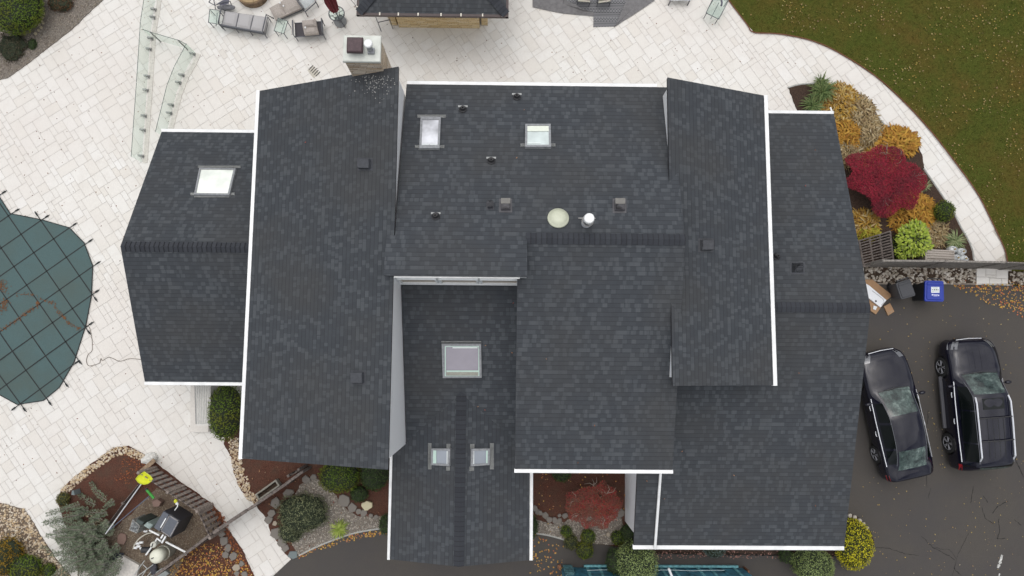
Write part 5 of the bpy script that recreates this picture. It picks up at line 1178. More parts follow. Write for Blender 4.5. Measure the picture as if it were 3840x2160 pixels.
board_fence('wood_fence', 'grey vertical board fence between east bed and driveway', [(3225, 1000), (3448, 1002), (3646, 1006)], 1.68, WOOD)
board_fence('wood_fence', 'grey board fence right of the gate at the photo edge', [(3745, 1009), (3950, 1014)], 1.68, WOOD)
a, b = G(3650, 1006), G(3742, 1009); root = thing('garden_gate', 'wood board gate behind the pale paving landing', 'gate', tuple(a)); t = (b - a); L = t.length; t.normalize(); ang = math.atan2(t.y, t.x)
for k in range(8): c = a + t * ((k + .5) * L / 8); me = M(); me.box((c.x, c.y, .86), .11, .022, 1.6, rz=ang); me.build('board', WOOD, root)
me = M(); me.box((a + b) / 2 + Vector((0, .03, 1.5)), L, .05, .09, rz=ang); me.box((a + b) / 2 + Vector((0, .03, .3)), L, .05, .09, rz=ang); me.build('rail', DWOOD, root)
# lattice crate
z = .9; P = [U(3222, 903, z), U(3338, 868, z), U(3350, 974, z), U(3240, 1000, z)]
root = thing('lattice_crate', 'dark wooden lattice crate beside the chartreuse shrub', 'crate', tuple(sum(P, Vector()) / 4)); A, B, C_, D_ = P
for i in range(11): me = M(); me.tube([bil(0, i / 10), bil(1, i / 10)], .026, 4); me.build('slat', DWOOD, root)
for u in (0, .33, .66, 1): me = M(); me.tube([bil(u, 0), bil(u, 1)], .035, 4); me.build('beam', DWOOD, root)
for p in P: me = M(); me.tube([p, Vector((p.x, p.y, 0))], .04, 4); me.build('post', DWOOD, root)
me = M(); me.box((A + B) / 2 + Vector((0, 0, -.45)), (B - A).length, .03, .85, rz=math.atan2((B - A).y, (B - A).x)); me.build('side_panel', DWOOD, root)
me = M(); me.box((B + C_) / 2 + Vector((0, 0, -.45)), .03, (B - C_).length, .85, rz=.05); me.build('side_panel', DWOOD, root)
c = U(3246, 985, 1.3); root = thing('utility_box', 'grey metal utility box on the garage side wall', 'utility box', tuple(c)); me = M(); me.bbox((12.13, c.y, .95), .34, .5, .9); me.build('case', GALV, root); me = M(); me.bbox((12.2, c.y - .02, 1.45), .28, .3, .14); me.build('lid', GREYFLASH, root)
# deck box
z = .62; P = [U(3472, 933, z), U(3581, 939, z), U(3581, 978, z), U(3472, 974, z)]; A, B, C_, D_ = P; c = sum(P, Vector()) / 4; root = thing('deck_box', 'beige plastic deck box behind the wood fence', 'storage box', (c.x, c.y, .04))
me = M(); me.prism([(c + (p - c) * .94)[:2] for p in P], .04, z - .07); me.build('body', mat('beige_plastic', (.27, .235, .2), .7, var=.08), root)
me = M(); quadpad(me, P, z - .08, z, nx=6, puff=.012); lid = me.build('lid', mat('tan_lid', (.36, .32, .28), .7, var=.1, scale=20), root)
for v in (.15, .38, .61, .84): me = M(); me.tube([bil(.03, v) + Vector((0, 0, .012)), bil(.97, v) + Vector((0, 0, .012))], .012, 4); me.build('rib', MC['beige_plastic'], lid)
# propane tanks
def tank():
    r = thing('propane_tank', 'x', 'propane tank', (0, 0, 0), 'propane tanks beside the deck box')
    me = M(); me.lathe([(.1, 0), (.1, .03), (.13, .05), (.152, .1), (.152, .28), (.13, .35), (.07, .385), (.01, .39)], (0, 0, 0), 20); me.build('body', mat('white_tank', (.62, .64, .64), .4, var=.1), r, smooth=True)
    me = M(); n = 10; me.tube([(.095 * math.cos(a), .095 * math.sin(a), .44) for a in [i * .5 - 2.2 for i in range(10)]], .012, 5)
    for a in (-2.2, -.2, 1.4, 2.3): me.tube([(.1 * math.cos(a), .1 * math.sin(a), .36), (.095 * math.cos(a), .095 * math.sin(a), .44)], .012, 5)
    me.build('collar', mat('tank_collar', (.4, .42, .42), .5), r)
    me = M(); me.lathe([(.02, .38), (.02, .43), (.035, .43), (.035, .45)], (0, 0, 0), 10); me.build('valve', mat('brass_valve', (.3, .22, .1), .4, .8), r); return r
T0 = tank()
for i, (x, y, l) in enumerate(((3577, 935, 'blue-trimmed propane tank nearest the grass clump'), (3610, 943, 'upper right white propane tank by the path'), (3590, 967, 'white propane tank against the deck box end'), (3619, 970, 'lower right white propane tank next to the fence'))):
    t_ = T0 if i == 0 else copy_tree(T0); p = U(x, y, .4); t_.location = (p.x, p.y, .04); t_.rotation_euler = (0, 0, i * 1.3); t_['label'] = l
# bins
def bin_(name, label, corners, zt, ang, mb, ml, white=False, base=None):
    P = [U(x, y, zt) for x, y in corners]; c = sum(P, Vector()) / 4; root = thing(name, label, 'trash bin', (c.x, c.y, g(c.y))); me = M(); gz = g(c.y); bc = base or Vector((c.x, c.y, 0))
    lo = [bc + (p - c) * .74 for p in P]; me.raw([(p.x, p.y, gz + .06) for p in lo] + [(c + (p - c) * .93)[:2] + (zt - .07,) if False else (c.x + (p.x - c.x) * .93, c.y + (p.y - c.y) * .93, zt - .06) for p in P], [(0, 1, 5, 4), (1, 2, 6, 5), (2, 3, 7, 6), (3, 0, 4, 7), (3, 2, 1, 0), (4, 5, 6, 7)]); me.build('body', mb, root)
    me = M(); n = 6; A, B, C_, D_ = P
    def bl(u, v): return (A.lerp(B, u)).lerp(D_.lerp(C_, u), v)
    ol = []
    for (u, v, a0) in ((.1, .06, 180), (.9, .06, 270), (.9, .9, 0), (.1, .9, 90)):
        for k in range(4):
            a = R(a0 + 30 * k); ol.append((u + .1 * math.cos(a), v + (.1 if v > .5 else .06) * math.sin(a)))
    def rg(k, z): return [bl(.5 + (u - .5) * k, .5 + (v - .5) * k) + Vector((0, 0, z)) for u, v in ol]
    R0, R1, R2, R3 = rg(1.03, -.05), rg(1, .0), rg(.86, .005), rg(.82, .03); N = len(ol); me.raw(R0 + R1 + R2 + R3, [tuple(range(3 * N, 4 * N))] + [(q + i, q + (i + 1) % N, q + N + (i + 1) % N, q + N + i) for q in (0, N, 2 * N) for i in range(N)]); lid = me.build('lid', ml, root)
    me = M(); me.tube([bl(.12, -.04), bl(.12, -.1), bl(.88, -.1), bl(.88, -.04)], .022, 6); me.build('handle', mb, root)
    me = M(); me.tube([bl(.1, .2) + Vector((0, 0, .03)), bl(.9, .2) + Vector((0, 0, .03))], .02, 5); me.build('hinge', ml, lid)
    for u in (.1, .9): 
        me = M(); q = bc + (bl(u, .05) - c) * .8; me.lathe([(.12, -.03), (.12, .03)], (q.x, q.y, gz + .12), 14, Matrix.Rotation(math.pi / 2, 3, 'Y')); me.build('wheel', BLACKP, root)
    return root, bl
BK = mat('black_cart', (.022, .024, .027), .55, var=.1); GC = mat('charcoal_cart', (.05, .052, .058), .6, var=.12, scale=40); BL = mat('blue_lid', (.012, .035, .30), .35, var=.12, scale=40)
bin_('trash_bin', 'charcoal wheeled trash bin leaning beside the blue one', [(3360, 1062), (3412, 1045), (3434, 1108), (3380, 1123)], .98, 0, GC, GC, base=G(3350, 1090))
br, bl_ = bin_('recycling_bin', 'recycling bin with bright blue lid and white sticker', [(3470, 1052), (3538, 1054), (3540, 1131), (3468, 1129)], 1.03, 0, BK, BL)
def decal(me, x0, y0, x1, y1, z): me.face([U(x0, y1, z), U(x1, y1, z), U(x1, y0, z), U(x0, y0, z)])
zd = 1.065; me = M(); decal(me, 3492, 1076, 3523, 1098, zd); stk = me.build('sticker', mat('white_sticker', (.7, .74, .75), .5, var=0), br)
me = M()
for x0, y0, x1, y1 in ((3498, 1079, 3516, 1080.6), (3495, 1084, 3499, 1087.5), (3501.5, 1084, 3507, 1088), (3509.5, 1084, 3515, 1088), (3517, 1084, 3519.5, 1088), (3495, 1090.5, 3521, 1092), (3497, 1093.5, 3499, 1095)): decal(me, x0, y0, x1, y1, zd + .003)
me.build('print', mat('dark_print', (.12, .16, .14), .6, var=0), stk)
me = M()
for x0, y0, x1, y1 in ((3494, 1103, 3499, 1108), (3518, 1105, 3522, 1110), (3499.5, 1104, 3517.5, 1106), (3501, 1108, 3516, 1110.5)): decal(me, x0, y0, x1, y1, zd)
me.build('logo', mat('white_print', (.6, .62, .8), .5, var=0), br)
me = M()
for x0, y0, x1, y1 in ((3456, 1084, 3461, 1090), (3457, 1092, 3461, 1096), (3457, 1102, 3463, 1105), (3457, 1107, 3463, 1110)):
    a, b = U(x0, y0, .55), U(x1, y1, .75); 
    q = br.location; me.face([U(x0, y1, .62), U(x1, y1, .72), U(x1, y0, .72), U(x0, y0, .62)])
me.build('side_print', mat('grey_print', (.4, .4, .4), .6, var=0), br)
# cardboard
CB = mat('cardboard', (.36, .22, .12), .85, var=.06)
root = thing('cardboard_box', 'large opened cardboard box lying beside the garage wall', 'box', tuple(G(3300, 1110))); me = M()
me.prism([tuple(U(x, y, .2))[:2] for x, y in ((3236, 1048), (3275, 1047), (3352, 1108), (3328, 1126), (3252, 1063))], 0, .12); me.build('flap', CB, root)
me = M(); me.prism([tuple(U(x, y, .2))[:2] for x, y in ((3252, 1110), (3264, 1120), (3304, 1152), (3327, 1127), (3290, 1178), (3272, 1166))], 0, .1); me.build('flap', CB, root)
me = M(); P = [U(3276, 1146, .13), U(3290, 1150, .13), U(3284, 1163, .13), U(3274, 1159, .13)]; me.face(P[::-1]); me.build('label', MC['white_sticker'], root)
root = thing('foam_board', 'white foam insert lying across the large cardboard box', 'packaging', tuple(G(3290, 1110))); me = M(); me.prism([tuple(U(x, y, .25))[:2] for x, y in ((3244, 1060), (3262, 1070), (3327, 1125), (3305, 1152), (3258, 1115), (3240, 1095))], .12, .2); fb = me.build('board', mat('white_foam', (.78, .8, .82), .6, var=.02), root)
me = M(); me.lathe([(.04, .2), (.035, .21)], U(3285, 1129, .21) - Vector((0, 0, .21)), 10); me.build('hole', BLACKP, fb); me = M(); me.tube([U(x, y, .205) for x, y in ((3270, 1090), (3310, 1120), (3316, 1133), (3305, 1145))], .008, 4); me.build('groove', GREYFLASH, fb)
root = thing('cardboard_box', 'small flat cardboard box on the asphalt below the large one', 'box', tuple(G(3335, 1160))); me = M(); P = [U(x, y, .1) for x, y in ((3315, 1149), (3338, 1137), (3354, 1168), (3331, 1183))]; me.prism([tuple(p)[:2] for p in P], -.02, .1); me.build('carton', CB, root)
me = M(); me.face([U(x, y, .104) for x, y in ((3333, 1178), (3350, 1167), (3348, 1163), (3331, 1174))]); me.build('tape', mat('tan_tape', (.3, .2, .12), .4), root)
# planter box
root = thing('planter_box', 'empty rectangular wooden frame planter on the red mulch', 'planter', tuple(G(1007, 1832))); P = [G(965, 1852, .2), G(1037, 1800, .2), G(1050, 1818, .2), G(976, 1870, .2)]
for i in range(4):
    a, b = P[i], P[(i + 1) % 4]; me = M(); me.box((a + b) / 2, (b - a).length + .05, .06, .28, rz=math.atan2((b - a).y, (b - a).x)); me.build('side', mat('greyed_timber', (.26, .25, .21), .85, var=.2), root)
me = M(); me.prism([tuple(p)[:2] for p in P], -.3, g(-5) + .14); me.build('soil', SOIL, root)
# white cabinet beside hedge
root = thing('storage_bench', 'white slatted outdoor cabinet between west roof and hedge', 'cabinet', tuple(G(745, 1530))); z = .9
P = [U(728, 1425, z), U(790, 1425, z), U(790, 1596, z), U(736, 1596, z)]; me = M(); me.prism([tuple(p)[:2] for p in P], -.2, z); me.build('body', mat('off_white_board', (.62, .6, .56), .6, var=.05), root)
A, B, C_, D_ = P
for i in range(9): me = M(); me.tube([bil(.06 + i * .11, .0) + Vector((0, 0, .01)), bil(.06 + i * .11, .97) + Vector((0, 0, .01))], .018, 4); me.build('slat', mat('pale_slats', (.6, .6, .57), .6, var=.05), root)
me = M(); me.prism([tuple(G(x, y))[:2] for x, y in ((718, 1425), (790, 1425), (790, 1618), (724, 1618))], -.2, .02); me.build('plinth', mat('white_plinth', (.62, .59, .54), .7, var=.05), root)
me = M(); q0, q1 = U(730, 1430, z + .01), U(735, 1590, z + .01); me.tube([q0, q1], .012, 4); me.build('edge_gap', mat('gap_grey', (.16, .16, .16), .8), root)
# fences round the pump bed
board_fence('picket_fence', 'dark picket fence leaning over the pool pump bed', [(586, 1752), (690, 1822), (796, 1890), (842, 1985)], 1.3, mat('picket_brown', (.27, .225, .195), .9, var=.4, scale=14), gap=.075, bw=.12, posts=1.6, cap=False, rm=mat('dark_rail', (.07, .055, .05), .9))
board_fence('picket_fence', 'grey picket fence crossing the lower path toward the house', [(640, 2122), (780, 2020), (838, 1975)], 1.15, DWOOD, gap=.06, bw=.09, posts=1.5, cap=True, capw=.1)
board_fence('picket_fence', 'grey picket fence between planter box and juniper', [(975, 1885), (1100, 1800), (1165, 1752)], 1.15, DWOOD, gap=.06, bw=.09, posts=1.5, cap=True, capw=.1)
board_fence('picket_gate', 'picket gate standing across the lower path', [(850, 1968), (965, 1891)], 1.15, DWOOD, gap=.06, bw=.09, posts=1.6, cap=True, rails=True, capw=.13)
board_fence('picket_fence', 'short dark slatted fence piece under the west wing eave', [(1150, 1745), (1112, 1768)], 1.0, DWOOD, gap=.08, bw=.1, posts=1.0, cap=False)
board_fence('low_board_fence', 'low dark board edging between red mulch and pump gravel', [(545, 1800), (480, 1880), (410, 1975)], .35, DWOOD, gap=.005, bw=.12, posts=1.2, cap=False, rails=False)
# pool equipment
gz = g(-6.5)
P = [U(580, 1977, .7), U(617, 1915, .7), U(676, 1952, .7), U(640, 2018, .7)]; A, B, C_, D_ = P; c = sum(P, Vector()) / 4; root = thing('pool_heater', 'large black boxy pool heater with framed top panel', 'pool heater', (c.x, c.y, gz))
HM = mat('heater_case', (.035, .04, .05), .4, var=.15); me = M(); me.prism([tuple(p)[:2] for p in P], gz, .7); me.build('case', HM, root)
def sub(me, u0, v0, u1, v1, z0, z1): me.prism([tuple(bil(u, v))[:2] for u, v in ((u0, v0), (u1, v0), (u1, v1), (u0, v1))], z0, z1)
me = M(); sub(me, .0, .0, .98, .34, .7, .76); me.build('front_cover', mat('heater_top', (.085, .095, .115), .35, var=.1), root)
me = M(); sub(me, .08, .4, .92, .94, .7, .74); me.build('panel', MC['heater_top'], root); me = M()
for u0, v0, u1, v1 in ((.04, .36, .96, .41), (.92, .36, .97, .98), (.04, .36, .09, .98), (.04, .93, .97, .98)): sub(me, u0, v0, u1, v1, .7, .752)
me.build('panel_frame', mat('heater_frame', (.24, .23, .23), .5, var=.3, scale=20), root); me = M(); sub(me, .2, .28, .75, .33, .76, .785); me.build('handle', WHITE, root)
c = G(638, 2058); root = thing('pool_filter', 'cream cylindrical pool filter tank with rounded lid', 'pool filter', tuple(c)); TK = mat('cream_tank', (.40, .39, .33), .5, var=.08, scale=30); me = M(); me.lathe([(.23, 0), (.26, .08), (.265, .55), (.265, .58)], c, 28); me.build('body', TK, root, smooth=False)
me = M(); me.lathe([(.28, .55), (.285, .6), (.28, .62)], c, 28); me.build('clamp_band', mat('band_cream', (.6, .6, .52), .4, var=.04), root); me = M(); me.lathe([(.265, .6), (.265, .98), (.245, 1.08), (.17, 1.14), (.02, 1.16)], c, 28); lid = me.build('lid', mat('cream_lid', (.68, .68, .56), .5, var=.04), root, smooth=True)
me = M(); me.box(c + Vector((-.09, -.03, 1.16)), .1, .03, .03, rz=.4); me.build('vent_knob', BLACKP, lid)
root = thing('multiport_valve', 'round cream valve with black handle beside the filter tank', 'valve', tuple(G(590, 2030))); p = U(574, 2043, .6); me = M(); me.lathe([(.07, -.9), (.07, -.15), (.11, -.1), (.11, 0), (.07, .04)], p, 18); me.build('body', MC['band_cream'], root); me = M(); me.box(p + Vector((0, 0, .055)), .03, .14, .03, rz=-.3); me.build('handle', BLACKP, root)
def pipes(label, runs, r=.03, m=None, name='pipe', cat='pipe'):
    root = thing(name, label, cat, tuple(U(*runs[0][0])))
    for q in runs: me = M(); me.tube([U(*p) for p in q], r, 8); me.build('pipe_run', m or WHITE, root)
    return root
pipes('long white pipe running right from the filter tank', [[(622, 2032, .35), (697, 2071, .3), (697, 2080, -.3)]], .036)
pipes('white elbow pipes joining heater and valve', [[(604, 2030, .5), (589, 2019, .5), (580, 2036, .5), (548, 2080, .2)], [(607, 2036, .62), (622, 2010, .62)], [(604, 2018, .62), (613, 2004, .62)], [(560, 1988, .3), (598, 2008, .3)]], .034)
pipes('curved pale hose looping left of the filter', [[(q[0], q[1], .2) for q in smoothpoly([(603, 2001), (575, 1997), (548, 2003), (522, 2020), (505, 2042), (499, 2058)], 4)]], .022, mat('pale_hose', (.5, .48, .4), .5), 'hose', 'hose')
pipes('small white pipe with yellow float by the picket fence', [[(668, 1890, .4), (664, 1902, .4), (655, 1914, .4)]], .02)
root = thing('float', 'small yellow and white float on the pump bed', 'float', tuple(G(662, 1885))); me = M(); me.blob(U(659, 1879, .4), .07, .08, .06, 2); me.build('ball', mat('bright_yellow', (.62, .62, .03), .5, var=.05), root); me = M(); me.blob(U(664, 1888, .4), .06, .06, .05, 2); me.build('ring', WHITE, root)
root = thing('pool_pump', 'black pool pump with white unions left of the filter', 'pump', tuple(G(555, 2055))); q = U(548, 2062, 0.0); me = M(); me.lathe([(.11, -.16), (.11, .16), (.06, .2)], q, 14, Matrix.Rotation(math.pi / 2, 3, 'Y')); me.build('motor', BLACKP, root)
for x, y in ((520, 2049), (532, 2056), (517, 2038), (530, 2034), (508, 2054), (547, 1992)): me = M(); q = U(x, y, 0); me.lathe([(.045, -.07), (.045, .07)], q, 10, Matrix.Rotation(math.pi / 2, 3, 'Y')); me.build('union', WHITE, root)
def ebox(label, q, z, m, top=None):
    P = [U(x, y, z) for x, y in q]; c = sum(P, Vector()) / 4; root = thing('control_box', label, 'control box', (c.x, c.y, gz), 'electrical boxes on the pump bed'); me = M(); me.prism([tuple(p)[:2] for p in P], gz, z); me.build('case', m, root)
    me = M(); me.prism([tuple(c + (p - c) * .8)[:2] for p in P], z, z + .02); me.build('cover', top or m, root)
ebox('worn grey control box with pale edges, leftmost on the pump bed', [(497, 1947), (525, 1971), (513, 2001), (484, 1988)], .5, mat('worn_grey', (.3, .3, .28), .7, var=.5, scale=14), mat('scuffed_grey', (.17, .18, .18), .7, var=.6, scale=18))
ebox('dark green control box between grey and pale boxes', [(516, 1945), (540, 1958), (532, 1970), (509, 1958)], .6, mat('green_black', (.04, .055, .05), .5))
ebox('pale blue-green control box nearest the heater', [(552, 1957), (574, 1968), (560, 1984), (539, 1971)], .55, mat('pale_teal', (.25, .31, .29), .5))
# skimmer net and second pole
root = thing('skimmer_net', 'yellow skimmer net on a long white pole', 'pool net', tuple(U(528, 1817, .9))); c = U(543, 1797, 1.0); me = M(); N = 10; vs = [c - Vector((0, 0, .12))]; ou = []
for k in range(12): a = k * .5236; q = U(541 + 27 * math.cos(a) * (1.15 if k % 6 == 0 else 1), 1796 + 20 * math.sin(a) - (7 if k == 9 else 0), .98); vs.append(q); ou.append(q)
me.raw(vs, [(0, 1 + k, 1 + (k + 1) % 12) for k in range(12)]); me.build('net_bag', mat('neon_net', (.62, .66, .01), .6, var=.08), root); me = M(); me.tube(ou, .02, 5, True); me.build('rim', mat('neon_rim', (.5, .55, .02), .4, var=0), root); me = M(); me.tube([U(530, 1815, .95), U(396, 2002, .6)], .021, 8); me.build('pole', mat('white_pole', (.62, .63, .64), .35, .2), root)
root = thing('pool_brush', 'steel blue pole with green head lying below the net pole', 'pool brush', tuple(U(560, 1860, .5))); me = M(); me.tube([U(559, 1861, .55), U(412, 1986, .45)], .018, 8); me.build('pole', mat('steel_blue', (.12, .15, .2), .4, .5), root); me = M(); me.tube([U(549, 1836, .6), U(577, 1868, .6)], .05, 8); me.build('head', mat('bright_green', (.03, .3, .03), .5), root); me = M(); me.tube([U(547, 1830, .6), U(550, 1838, .6)], .055, 8); me.build('cap', BLACKP, root)
# bits by the top of the pump bed
root = thing('boulder', 'white boulder at the top corner of the pump bed', 'rock', tuple(G(560, 1725))); me = M(); me.blob(G(558, 1720, .1), .26, .24, .2, 2, .5, 2, 3); me.blob(G(578, 1716, .1), .13, .12, .16, 2, .4, 2, 5); me.build('rock_surface', mat('white_rock', (.6, .59, .55), .8, var=.1), root)
root = thing('timber_plank', 'tan timber plank propped against the white boulder', 'plank', tuple(G(550, 1750))); me = M(); a, b = U(572, 1728, .35), U(530, 1772, .1); me.box((a + b) / 2, (b - a).length, .16, .05, rz=math.atan2((b - a).y, (b - a).x)); me.build('board', mat('tan_timber', (.28, .2, .13), .85, var=.25), root)
root = thing('slate_piece', 'blue-grey slate piece on the red mulch by the pebble border', 'slate', tuple(G(300, 1842))); me = M(); me.prism(gpoly([(297, 1832), (303, 1830), (308, 1848), (296, 1847)]), -.3, .1); me.build('slab', MC['bluestone'] if 'bluestone' in MC else FS, root)
root = thing('patio_slab', 'pale slab at the bottom below the weeping conifer', 'slab', tuple(G(450, 2120))); me = M(); me.prism([tuple(G(x, y, .12))[:2] for x, y in ((300, 2140), (425, 2062), (525, 2118), (500, 2220), (300, 2260))], -.6, gz + .12); me.build('top', mat('pale_slab', (.58, .55, .5), .8, var=.12), root)
root = thing('tarp', 'crumpled black tarp under the weeping conifer branches', 'tarp', tuple(G(395, 2090))); me = M(); me.blob(G(400, 2085, .14), .62, .24, .14, 3, .5, 3, 2); me.build('sheet', mat('black_tarp', (.02, .022, .03), .6), root)
root = thing('folding_stand', 'pale metal folding frame with dark fabric at the bottom of the pump bed', 'frame', tuple(G(555, 2140))); FW = mat('pale_metal', (.5, .52, .5), .4, .3)
for q in (((542, 2102), (500, 2160)), ((536, 2117), (552, 2132)), ((575, 2117), (517, 2160)), ((552, 2130), (530, 2165)), ((566, 2145), (545, 2170))): me = M(); me.tube([G(*q[0], .3), G(*q[1], .25)], .016, 5); me.build('bar', FW, root)
me = M(); me.blob(G(577, 2132, .18), .14, .24, .1, 2, .3); me.build('fabric', mat('dark_fabric', (.05, .05, .06), .85), root)
root = thing('stepping_slab', 'pair of grey slabs at the bottom below the filter', 'slab', tuple(G(615, 2145)))
for q in (((583, 2147), (617, 2124), (644, 2144), (607, 2175)), ((560, 2160), (581, 2149), (604, 2176), (575, 2200))): me = M(); me.prism(gpoly(q), -.8, gz + .14); me.build('slab', mat('grey_slab', (.24, .26, .25), .8, var=.1), root)

# ---------------------------------------------------------------- dumpster
BLU = mat('dumpster_blue', (.05, .2, .28), .5, var=.45, scale=3.5); BLL = mat('dumpster_rim', (.16, .42, .46), .5, var=.35, scale=9); RST = mat('rust', (.22, .1, .05), .8, var=.4)
a, b = G(2106, 2112), G(2786, 2130); Lx = b.x - a.x; yy = (a.y + b.y) / 2; gz2 = g(yy - 1); ht = 1.35; root = thing('dumpster', 'long blue steel roll-off dumpster at the bottom edge', 'dumpster', ((a.x + b.x) / 2, yy - 1.2, gz2)); cx = (a.x + b.x) / 2; top = gz2 + ht; WD = 2.3
me = M(); me.box((cx, yy - .05 - .03, gz2 + .1 + ht / 2), Lx - .06, .06, ht - .02); me.box((cx, yy - WD, gz2 + .1 + ht / 2), Lx - .06, .06, ht - .02); me.box((cx - Lx / 2 + .03, yy - WD / 2, gz2 + .1 + ht / 2), .06, WD - .14, ht - .02); me.box((cx + Lx / 2 - .03, yy - WD / 2, gz2 + .1 + ht / 2), .06, WD - .14, ht - .02); me.box((cx, yy - WD / 2, gz2 + .16), Lx - .2, WD - .2, .06); me.build('bin_body', BLU, root)
me = M(); me.tube([(cx - Lx / 2, yy - .06, top + .1), (cx + Lx / 2, yy - .06, top + .1), (cx + Lx / 2, yy - WD, top + .1), (cx - Lx / 2, yy - WD, top + .1)], .045, 4, True); me.build('rim', BLL, root)
for i in range(14):
    me = M(); x = cx - Lx / 2 + .5 + i * (Lx - .9) / 13; me.raw([(x - .05, yy - .045, gz2 + .12), (x + .05, yy - .045, gz2 + .12), (x + .05, yy + .0, gz2 + .25), (x - .05, yy + .0, gz2 + .25), (x - .05, yy - .045, top), (x + .05, yy - .045, top)], [(0, 1, 2, 3), (3, 2, 5, 4), (0, 3, 4), (1, 5, 2)]); me.build('rib', BLL if i % 3 else BLU, root)
me = M(); me.box((cx + .3, yy + .03, gz2 + .16), Lx - 1.1, .08, .1); me.build('base_rail', BLL, root)
me = M(); me.tube([(cx - Lx / 2 + .9 + i * .25, yy - .0 + .03, gz2 + .75 - .09 * math.sin((i % 8) / 8 * 3.14)) for i in range(22)], .013, 5); me.build('tarp_rope', mat('pale_rope', (.5, .6, .62), .7), root)
me = M(); me.box((cx - Lx / 2 + .2, yy + .0, gz2 + .6), .32, .1, 1.0); me.tube([(cx - Lx / 2 + .06, yy + .02, gz2 + .2), (cx - Lx / 2 + .06, yy + .02, top)], .03, 6); me.tube([(cx - Lx / 2 + .35, yy + .05, gz2 + .3), (cx - Lx / 2 + .35, yy + .05, top - .1)], .02, 6)
for k in range(5): me.tube([(cx - Lx / 2 + .02, yy + .06, gz2 + .3 + k * .2), (cx - Lx / 2 + .4, yy + .06, gz2 + .33 + k * .2)], .016, 4)
me.build('door_latch', mat('dull_teal', (.08, .19, .21), .6, var=.4, scale=12), root)
me = M(); me.box((cx - Lx / 2 - .1, yy - .02, gz2 + .1), .14, .12, .12); me.box((cx + Lx / 2 + .03, yy - .1, gz2 + .3), .06, .2, .5); me.build('corner_casting', RST, root)
root = thing('white_pipe', 'white plastic pipe sticking up from the blue dumpster', 'pipe', tuple(G(2510, 2150))); me = M(); me.tube([U(2508, 2133, 1.25), U(2524, 2172, 1.0)], .045, 10); me.build('tube', WHITE, root)

# ---------------------------------------------------------------- cars
PAINT = mat('black_paint', (.006, .006, .014), .1, 0, var=0, coat=.35); GLS = mat('car_glass', (.004, .006, .006), .06, 0, var=0, coat=0); CHR = mat('chrome_trim', (.72, .74, .77), .45, .35, var=0)
TIRE = mat('tyre_rubber', (.02, .02, .02), .85, var=.1); RIM = mat('alloy_rim', (.32, .32, .34), .4, .3, var=0); TRIMB = mat('black_trim', (.018, .018, .02), .45, var=0); RED = mat('tail_lamp_red', (.35, .008, .015), .2, var=0, coat=1); LAMP = mat('head_lamp', (.16, .165, .175), .15, .2, var=0, coat=.3)
def wsm():
    m, nt, b = newmat('windshield_glass'); f = nz(nt, 3.2, 6, .75); c = ramp(nt, f, [(.012, .02, .018, .38), (.06, .09, .08, .55), (.24, .3, .27, .72)])  # greenish tree reflections painted into the glass colour as noise
    nt.links.new(c, b.inputs['Base Color']); b.inputs['Roughness'].default_value = .05; b.inputs['Coat Weight'].default_value = .2; return m
def crom(vals, t):
    n = len(vals)
    for i in range(n - 1):
        if t <= vals[i + 1][0] or i == n - 2: break
    p1, p2 = vals[i], vals[i + 1]; p0 = vals[max(0, i - 1)]; p3 = vals[min(n - 1, i + 2)]; h = (t - p1[0]) / (p2[0] - p1[0]); h = min(1, max(0, h)); out = []
    for k in range(1, len(p1)):
        m1 = (p2[k] - p0[k]) / max(1e-6, p2[0] - p0[0]) * (p2[0] - p1[0]); m2 = (p3[k] - p1[k]) / max(1e-6, p3[0] - p1[0]) * (p2[0] - p1[0])
        d = p2[k] - p1[k]
        if m1 * d <= 0: m1 = 0
        if m2 * d <= 0: m2 = 0
        m1 = max(-3 * abs(d), min(3 * abs(d), m1)); m2 = max(-3 * abs(d), min(3 * abs(d), m2))
        out.append((2 * h ** 3 - 3 * h * h + 1) * p1[k] + (h ** 3 - 2 * h * h + h) * m1 + (-2 * h ** 3 + 3 * h * h) * p2[k] + (h ** 3 - h * h) * m2)
    return out
